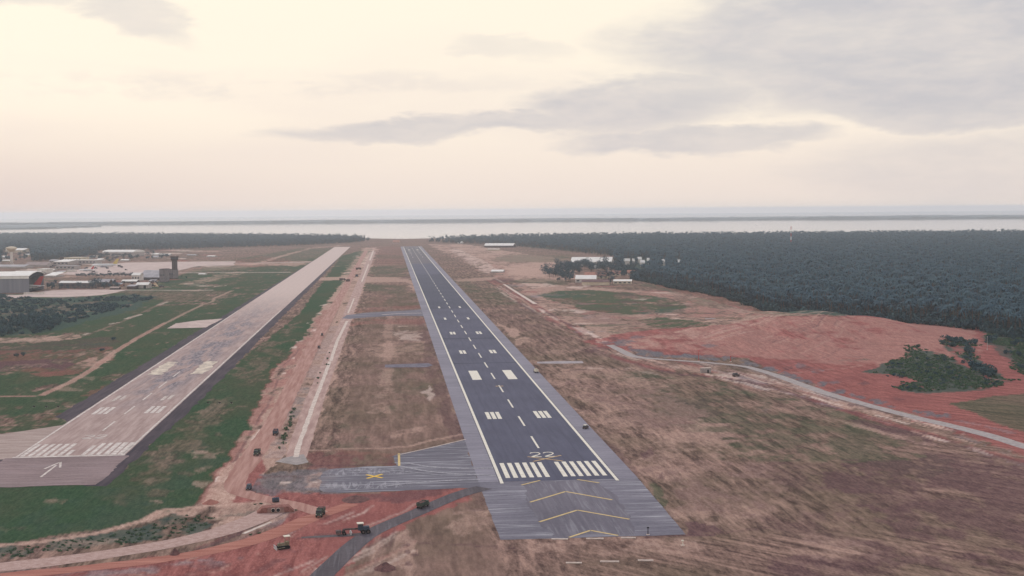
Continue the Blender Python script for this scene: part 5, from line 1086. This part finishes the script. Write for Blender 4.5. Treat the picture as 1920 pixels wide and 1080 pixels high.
B('house', 'wide red tiled house behind the workshop', 'house', 1096, 1140, 522, 11, 16, 'gable', M_WALLC, M_ROOFR, 6, win=5)
B('house', 'small red tiled house in the trees, middle one of three', 'house', 1147, 1163, 517, 9, 12, 'gable', M_WALLC, M_ROOFR, 5, win=2)
B('house', 'red tiled house with a white gable, farthest right of three', 'house', 1176, 1193, 516, 9, 12, 'gable', M_WALLW, M_ROOFR, 5, win=2)
B('shed', 'pale open shed right of the cream walled shed', 'shed', 1150, 1184, 533, 8, 10, 'mono', M_WALLC, M_ROOFW, 2.5, win=4)
for i, (a, b_, y, lb) in enumerate([(1170, 1181, 497, 'white house in the wood, largest of the row'), (1186, 1190, 497, 'tiny white hut in the wood between two houses'), (1196, 1203, 494, 'white house in the wood behind a nearer one'), (1201, 1209, 500, 'white house in the wood with a wide gable, nearest of its row'), (1213, 1217, 496, 'tiny pale hut at the right end of the row of white houses'), (1242, 1248, 498, 'lone white house in the wood, left one of two'), (1270, 1276, 499, 'lone pale house in the wood, right one of two')]):
    B('house', lb, 'house', a, b_, y, 12, 10, 'gable', M_WALLW, M_ROOFW, 4, rz=random.uniform(-.3, .1))
B('shed', 'low white roofed shed on the bare ground beside the right hand apron', 'shed', 921, 943, 511, 4.5, 18, 'gable', M_WALLP, M_ROOFW, 2.5)
B('hut', 'small red roofed hut at the far end of the runways', 'hut', 736, 748, 456, 5, 16, 'gable', speckle('pink_wall', (.45, .30, .26), (.55, .38, .33), .3), M_ROOFR, 2)
B('hut', 'small white hut with a dark end beside the green patch by the mound', 'hut', 1324, 1341, 610, 12, 5, 'gable', M_WALLW, M_ROOFG, 4, win=1, door=True)
B('hut', 'pale hut at the far end of the wood beside the runway', 'hut', 858, 866, 457, 4, 14, 'gable', M_WALLW, M_ROOFW, 2)
# radio mast, poles
q = G(1483, 469); k = depth(q)/F; r = empty('radio_mast', (q[0], q[1], 0), 0, 'tall red and white radio mast rising out of the wood', 'mast')
for i in range(7):
    z = i*6.4*k; w_ = (1.9-.2*i)*k; w1 = (1.9-.2*(i+1))*k; mb = MB()
    for sx_ in (-1, 1):
        for sy_ in (-1, 1): mb.tube((sx_*w_/2, sy_*w_/2, z), (sx_*w1/2, sy_*w1/2, z+6.4*k), .28, .24, 5)
    mb.tube((-w_/2, -w_/2, z), (w1/2, -w1/2, z+6.4*k), .16, n=4).tube((w_/2, -w_/2, z), (-w1/2, -w1/2, z+6.4*k), .16, n=4); mb.build('mast_section', M_RED if i % 2 == 0 else M_AIRW, r)
def pole(name, px, py, h, mat, label, top=None, rad=.16):
    q = GH(px, py); r = empty(name, q, 0, label, 'pole'); MB().tube((0, 0, -.2), (0, 0, h), rad, rad*.7, 8).build('shaft', mat, r); MB().box((0, 0, h+.12), (rad*4, rad*4, .3)).build('cap', top or mat, r); MB().box((0, 0, .1), (rad*6, rad*6, .25)).build('footing', M_CONC, r); return r
pole('marker_pole', 1310, 677, 7, M_RED, 'tall thin red pole standing at the foot of the red mound', rad=.2)
pole('marker_pole', 1370, 678, 3.4, M_RED, 'short red pole beside the grey drain', rad=.22)
pole('marker_post', 1215, 1003, 2.2, M_DARK, 'small dark post at the near end of the blast pad', rad=.16)
pole('marker_post', 1280, 1023, 1.4, M_WHITE, 'short white post in the grass below the blast pad corner', rad=.18)
pole('light_pole', 1851, 656, 9, M_STEEL, 'pale pole standing at the right end of the red mound', rad=.14)
for i, (px, lb) in enumerate([(390, 'left one'), (412, 'middle one'), (434, 'right one')]):
    q = G(px, 757); r = empty('marker_board', (q[0], q[1], 0), 0, 'small dark marker board in the grass right of the old runway, %s of three' % lb, 'marker'); MB().box((0, 0, .6), (1.1, .2, .6)).build('panel', M_RUST0, r); MB().box((-.5, 0, .2), (.12, .12, .4)).box((.5, 0, .2), (.12, .12, .4)).build('leg', M_STEEL, r)
for i, (px, lb) in enumerate([(64, 'left one'), (87, 'middle one'), (109, 'right one')]):
    q = G(px, 764); r = empty('marker_board', (q[0], q[1], 0), 0, 'small dark marker board in the grass left of the old runway, %s of three' % lb, 'marker'); MB().box((0, 0, .6), (1.1, .2, .6)).build('panel', M_RUST0, r); MB().box((-.5, 0, .2), (.12, .12, .4)).box((.5, 0, .2), (.12, .12, .4)).build('leg', M_STEEL, r)
for i, (a, b_, y, lb) in enumerate([(1034, 1065, 1011.5, 'upper row, left one'), (1099, 1132, 1010.5, 'upper row, middle one'), (1164, 1192, 1008.8, 'upper row, right one'), (1061, 1091, 1056, 'lower row, left one'), (1125, 1161, 1053.5, 'lower row, middle one'), (1196, 1225, 1051.5, 'lower row, right one')]):
    p, q = Vector(G(a, y)), Vector(G(b_, y)); m_ = (p+q)/2
    o = MB().box((0, 0, .12), ((q-p).length, .9, .28)).build('concrete_slab', M_CONC); o.location = (m_.x, m_.y, 0); o.rotation_euler.z = math.atan2(q.y-p.y, q.x-p.x)
    tag(o, 'pale concrete slab lying in the grass below the blast pad, %s' % lb, 'slab', 'concrete slabs below the blast pad')
def heap(name, px, py, w, h, mat, label, cat):
    q = GH(px, py); n = 22; v = [(0, 0, h)]; f = []; rings = 5
    for k_ in range(1, rings+1):
        for i in range(n):
            a = 2*math.pi*i/n; rr_ = w/2*k_/rings*(1+.16*float(vnoise(px+math.cos(a)*3, py+math.sin(a)*3, 1.3, 77))); zz = h*(1-k_/rings)**1.1*(1+.18*random.uniform(-1, 1)) if k_ < rings else -.1
            v.append((math.cos(a)*rr_, math.sin(a)*rr_*1.25, zz))
    for i in range(n):
        f.append((0, 1+i, 1+(i+1) % n))
        for k_ in range(rings-1): b0 = 1+k_*n; f.append((b0+i, b0+n+i, b0+n+(i+1) % n, b0+(i+1) % n))
    o = mesh_obj(name, v, f, mat, smooth=True); o.location = q; return tag(o, label, cat)
M_HEAPR = speckle('dark_red_soil', (.10, .055, .055), (.19, .10, .09), .8); M_SAND = speckle('yellow_sand', (.48, .33, .20), (.62, .45, .29), .3)
heap('soil_heap', 722, 1066, 6.6, 1.9, M_HEAPR, 'dark heap of soil on the red ground right of the asphalt road', 'soil heap')
heap('soil_heap', 328, 1039, 3.2, 1.9, M_HEAPR, 'small pointed soil heap beside the curving gravel channel', 'soil heap')
heap('soil_heap', 668, 937, 10, 1.6, M_HEAPR, 'low dark soil heap at the edge of the red works below the taxiway', 'soil heap')
heap('sand_heap', 291, 537, 12*.86, 6, M_SAND, 'yellow sand heap below the tall tower', 'sand heap')
heap('soil_heap', 395, 943, 6, 1.3, speckle('red_heap', (.26, .11, .09), (.38, .17, .13), .8), 'red soil heap at the edge of the green field by the bend', 'soil heap')
# pipe culvert
q = G(517, 962); r = empty('culvert', (q[0], q[1], 0), R(6), 'red earth bank with two round dark drain pipes at the channel head', 'culvert')
MB().prism([(-6.4, -.1), (6.4, -.1), (4.4, 1.9), (-4.4, 1.9)], 'y', .5, 4.5).build('bank', speckle('bank_earth', (.19, .085, .072), (.33, .16, .135), .7), r)
MB().prism([(-3.0, -.1), (3.0, -.1), (2.6, 1.75), (-2.6, 1.75)], 'y', .1, .46).build('headwall', speckle('headwall', (.26, .15, .13), (.34, .22, .19), .6), r)
for s_ in (-1, 1):
    p = MB().tube((s_*.85, -.25, 1.0), (s_*.85, .3, 1.0), .74, n=16).build('pipe', M_CONC, r); MB().tube((s_*.85, -.28, 1.0), (s_*.85, -.22, 1.0), .62, n=16).build('pipe_mouth', M_DARK, p)

# ------------------------------------------------------------------ vehicles
M_GREEN = speckle('dark_green_paint', (.035, .055, .045), (.075, .095, .07), .6, rough=.6, spec=.3); M_TYRE = speckle('tyre', (.012, .012, .014), (.03, .028, .03), 2)
M_YELM = speckle('machine_yellow', (.17, .145, .10), (.30, .255, .18), .8, rough=.6); M_CANV = speckle('pale_canopy', (.62, .56, .46), (.76, .70, .58), .8); M_BLUE = speckle('blue_grey_paint', (.05, .065, .09), (.09, .11, .14), .7, rough=.5)
M_RUST = speckle('dusty_steel', (.07, .055, .055), (.15, .115, .11), .9); M_LAMP = speckle('lamp_glass', (.5, .5, .46), (.65, .64, .6), 3, rough=.3)
def wheel(parent, x, y, r, w):
    t_ = MB().tube((x, y-w/2, r), (x, y+w/2, r), r, n=16).build('wheel', M_TYRE, parent); MB().tube((x, y-w/2-.03, r), (x, y+w/2+.03, r), r*.5, n=12).build('rim', M_RUST, t_); return t_
def truck(px, py, rz, label, body=None, bed=None, group=None, s=1.0, load=True):
    q = GH(px, py); r = empty('dump_truck', q, rz, label, 'truck', group); r.scale = (s, s, s); body = body or M_GREEN
    MB().box((-.2, 0, 1.0), (6.6, 1.0, .35)).build('chassis', M_RUST, r)
    c_ = MB().box((2.5, 0, 1.75), (1.7, 2.35, 1.9), taper=.9).box((3.5, 0, 1.35), (.8, 2.1, 1.0), taper=.92).build('cab', body, r)
    MB().box((3.3, 0, 2.25), (.12, 1.9, .7)).build('windscreen', M_GLASS, c_)
    for y in (-.85, .85): MB().tube((3.86, y, 1.35), (3.98, y, 1.35), .16, n=10).build('headlight', M_LAMP, r)
    MB().box((3.9, 0, .85), (.2, 2.3, .3)).build('bumper', M_RUST, r)
    b_ = MB(); b_.box((-1.2, 0, 1.35), (4.6, 2.4, .18)); b_.box((-1.2, 1.16, 2.0), (4.6, .12, 1.4)).box((-1.2, -1.16, 2.0), (4.6, .12, 1.4)).box((1.06, 0, 2.2), (.12, 2.4, 1.8)).box((-3.46, 0, 2.0), (.12, 2.4, 1.3)).build('tipper_bed', bed or body, r)
    if load: MB().prism([(-1.05, 1.5), (1.05, 1.5), (1.05, 2.45), (.4, 2.8), (-.4, 2.8), (-1.05, 2.45)], 'x', -3.3, .95).build('load', M_HEAPR, r)
    for x in (2.6, -1.5, -2.75):
        for y in (-1.0, 1.0): wheel(r, x, y, .52, .36)
    return r
def car(px, py, rz, label, mat, s=1.0, top=None, cat='car', group=None):
    q = GH(px, py); r = empty('jeep', q, rz, label, cat, group); r.scale = (s, s, s)
    MB().box((0, 0, .85), (4.0, 1.7, .7)).box((1.45, 0, 1.0), (1.1, 1.55, .5)).build('body', mat, r); MB().box((-.5, 0, 1.55), (2.6, 1.6, .75), taper=.88).build('cabin', M_GLASS, r); MB().box((-.5, 0, 1.98), (2.4, 1.5, .12)).build('roof', top or mat, r)
    for y in (-.6, .6): MB().tube((2.0, y, .95), (2.06, y, .95), .14, n=10).build('headlight', M_LAMP, r)
    for x in (1.25, -1.25):
        for y in (-.75, .75): wheel(r, x, y, .4, .26)
    return r
truck(601, 967, R(-98), 'dark green dump truck on the red earth, facing the camera', s=.92)
truck(793, 951.5, R(58), 'dark green dump truck driving up the asphalt road', s=.8)
truck(482, 853, R(-95), 'green truck on the haul road, nearer to the bend', s=.85)
truck(517, 815, R(88), 'dark truck on the haul road above the other one', s=.85, body=M_BLUE)
truck(1005, 699, R(95), 'dark truck with a pale cover on the runway shoulder', body=M_RUST, bed=M_CANV, s=.85, load=False)
car(1098, 804, R(60), 'small dark car with a white top at the right runway shoulder', M_RUST, top=M_WHITE, s=.95)
car(466.5, 918, R(-95), 'blue grey jeep on the bend of the haul road', M_BLUE, s=.95)
car(604, 630, R(-88), 'dark jeep far up the haul road, farther of two', M_RUST, s=1.1); car(598, 653, R(88), 'dark jeep far up the haul road, nearer of two', M_RUST, s=1.0)
for (px, py, rz, lb, m_) in [(642, 526, 10, 'dark truck at the far crossing, leftmost of three', M_RUST), (652.5, 528, 70, 'dark truck at the far crossing, middle one', M_RUST), (669, 519, 80, 'dark truck at the far crossing, farthest of three', M_BLUE)]: truck(px, py, R(rz), lb, body=m_, s=1.25)
truck(672, 505.5, R(20), 'dark truck on the pale sandy strip beyond the far crossing', body=M_RUST, s=1.3)
car(1380, 706, R(20), 'dark vehicle parked on pale ground beside the grey drain', M_RUST, s=1.1)
q = G(517, 941.5); r = empty('water_drum', (q[0], q[1], 0), R(20), 'round dark drum lying at the edge of the grey works pad', 'drum'); MB().tube((-1.1, 0, .85), (1.1, 0, .85), .85, n=16).build('shell', M_BLUE, r); MB().tube((-.5, 0, .85), (-.38, 0, .85), .9, n=16).tube((.38, 0, .85), (.5, 0, .85), .9, n=16).build('hoop', M_RUST, r)
q = G(1324, 699); r = empty('site_hut', (q[0], q[1], 0), R(4), 'grey concrete block hut at the foot of the red mound', 'hut'); MB().box((0, 1.2, 1.4), (6.4, 2.6, 2.8)).build('wall', M_DRAIN, r); MB().box((0, 1.2, 2.9), (6.8, 3.0, .2)).build('roof', M_CONC, r); MB().box((1.2, -.12, 1.0), (1.0, .1, 1.9)).build('door', M_DARK, r)
protoV = car(100, 100+470, 0, 'small vehicle parked among the pale terminal buildings beside the apron', M_RUST, cat='car', group='vehicles around the terminal')
for k in range(26):
    v_ = protoV if k == 0 else copy_tree(protoV)
    q = G(RNG.uniform(92, 240) if k % 3 else RNG.uniform(225, 310), RNG.uniform(497, 511) if k % 3 else RNG.uniform(529, 542)); v_.location = (q[0], q[1], 0); v_.rotation_euler.z = random.uniform(0, 6.28); s_ = random.uniform(1.0, 1.9); v_.scale = (s_*1.2, s_, s_)
# motor grader on the road
q = G(668, 1001); r = empty('motor_grader', (q[0], q[1], 0), R(8), 'dark motor grader with a tall pale roofed cab where the asphalt road forks', 'grader')
MB().box((-1.4, 0, 1.65), (5.0, .5, .5)).box((-3.9, 0, 1.25), (.7, 1.2, 1.0)).build('beam', M_RUST, r); MB().box((2.9, 0, 1.75), (2.6, 1.6, 1.2), taper=.93).build('engine_cover', M_BLUE, r)
c_ = MB().box((1.3, 0, 2.2), (1.5, 1.7, 2.1), taper=.92).build('cab', M_BLUE, r); MB().box((1.3, 0, 2.75), (1.52, 1.72, .75)).build('cab_window', M_GLASS, c_); MB().box((1.3, 0, 3.36), (2.1, 2.2, .2)).build('roof', M_CANV, r)
MB().prism([(-2.0, .15), (-1.7, .15), (-1.5, .95), (-1.75, 1.0)], 'y', -2.0, 2.0).build('blade', M_STEEL, r)
for x, rr_ in ((-3.9, .6), (2.1, .72), (3.7, .72)):
    for y in (-1.05, 1.05): wheel(r, x, y, rr_, .45)
MB().box((-5.6, 0, 1.0), (1.6, 1.9, .9)).build('front_frame', M_RUST, r)
# bulldozer
q = G(531, 1028.5); r = empty('bulldozer', (q[0], q[1], 0), R(200), 'dusty bulldozer with a raised pale canopy on the red earth', 'bulldozer')
for y in (-.95, .95): MB().prism([(-1.9, .25), (-1.5, 0), (1.5, 0), (1.9, .25), (1.9, .75), (1.5, 1.0), (-1.5, 1.0), (-1.9, .75)], 'y', y-.27, y+.27).build('track', M_TYRE, r)
MB().box((.5, 0, 1.25), (2.4, 1.25, 1.0), taper=.92).build('engine_cover', M_YELM, r); MB().box((-1.2, 0, 1.5), (1.2, 1.3, 1.3)).build('seat_box', M_YELM, r)
mb = MB()
for x in (-1.75, -.6):
    for y in (-.65, .65): mb.tube((x, y, 2.0), (x, y, 3.65), .07, n=6)
mb.build('canopy_post', M_YELM, r); MB().box((-1.15, 0, 3.72), (1.9, 1.9, .2)).build('canopy', M_CANV, r)
MB().prism([(2.35, .05), (2.55, .05), (2.45, .6), (2.6, 1.15), (2.4, 1.15), (2.28, .6)], 'y', -1.65, 1.65).build('blade', M_STEEL, r)
for y in (-1.3, 1.3): MB().tube((-.2, y, .6), (2.35, y, .45), .1, n=6).build('push_arm', M_YELM, r)
MB().tube((1.1, .3, 1.7), (1.1, .3, 2.6), .07, n=8).build('exhaust', M_RUST, r)

# ------------------------------------------------------------------ the hazy air
HZ = 124.0
bm = bmesh.new(); bmesh.ops.create_cube(bm, size=1.0)
for v_ in bm.verts:
    v_.co.x *= 90000; v_.co.y = -1600 if v_.co.y < 0 else 31500; v_.co.z = -1.8 if v_.co.z < 0 else HZ
me = bpy.data.meshes.new('haze'); bm.to_mesh(me); bm.free(); hz_o = bpy.data.objects.new('haze', me); COL.objects.link(hz_o); hz_o['kind'] = 'stuff'
m = bpy.data.materials.new('haze_air'); m.use_nodes = True; m.node_tree.nodes.clear()
pv = m.node_tree.nodes.new('ShaderNodeVolumePrincipled'); pv.inputs['Color'].default_value = (.88, .93, 1.0, 1); pv.inputs['Density'].default_value = 0.000063; pv.inputs['Anisotropy'].default_value = 0.4
om = m.node_tree.nodes.new('ShaderNodeOutputMaterial'); m.node_tree.links.new(pv.outputs[0], om.inputs['Volume']); me.materials.append(m)
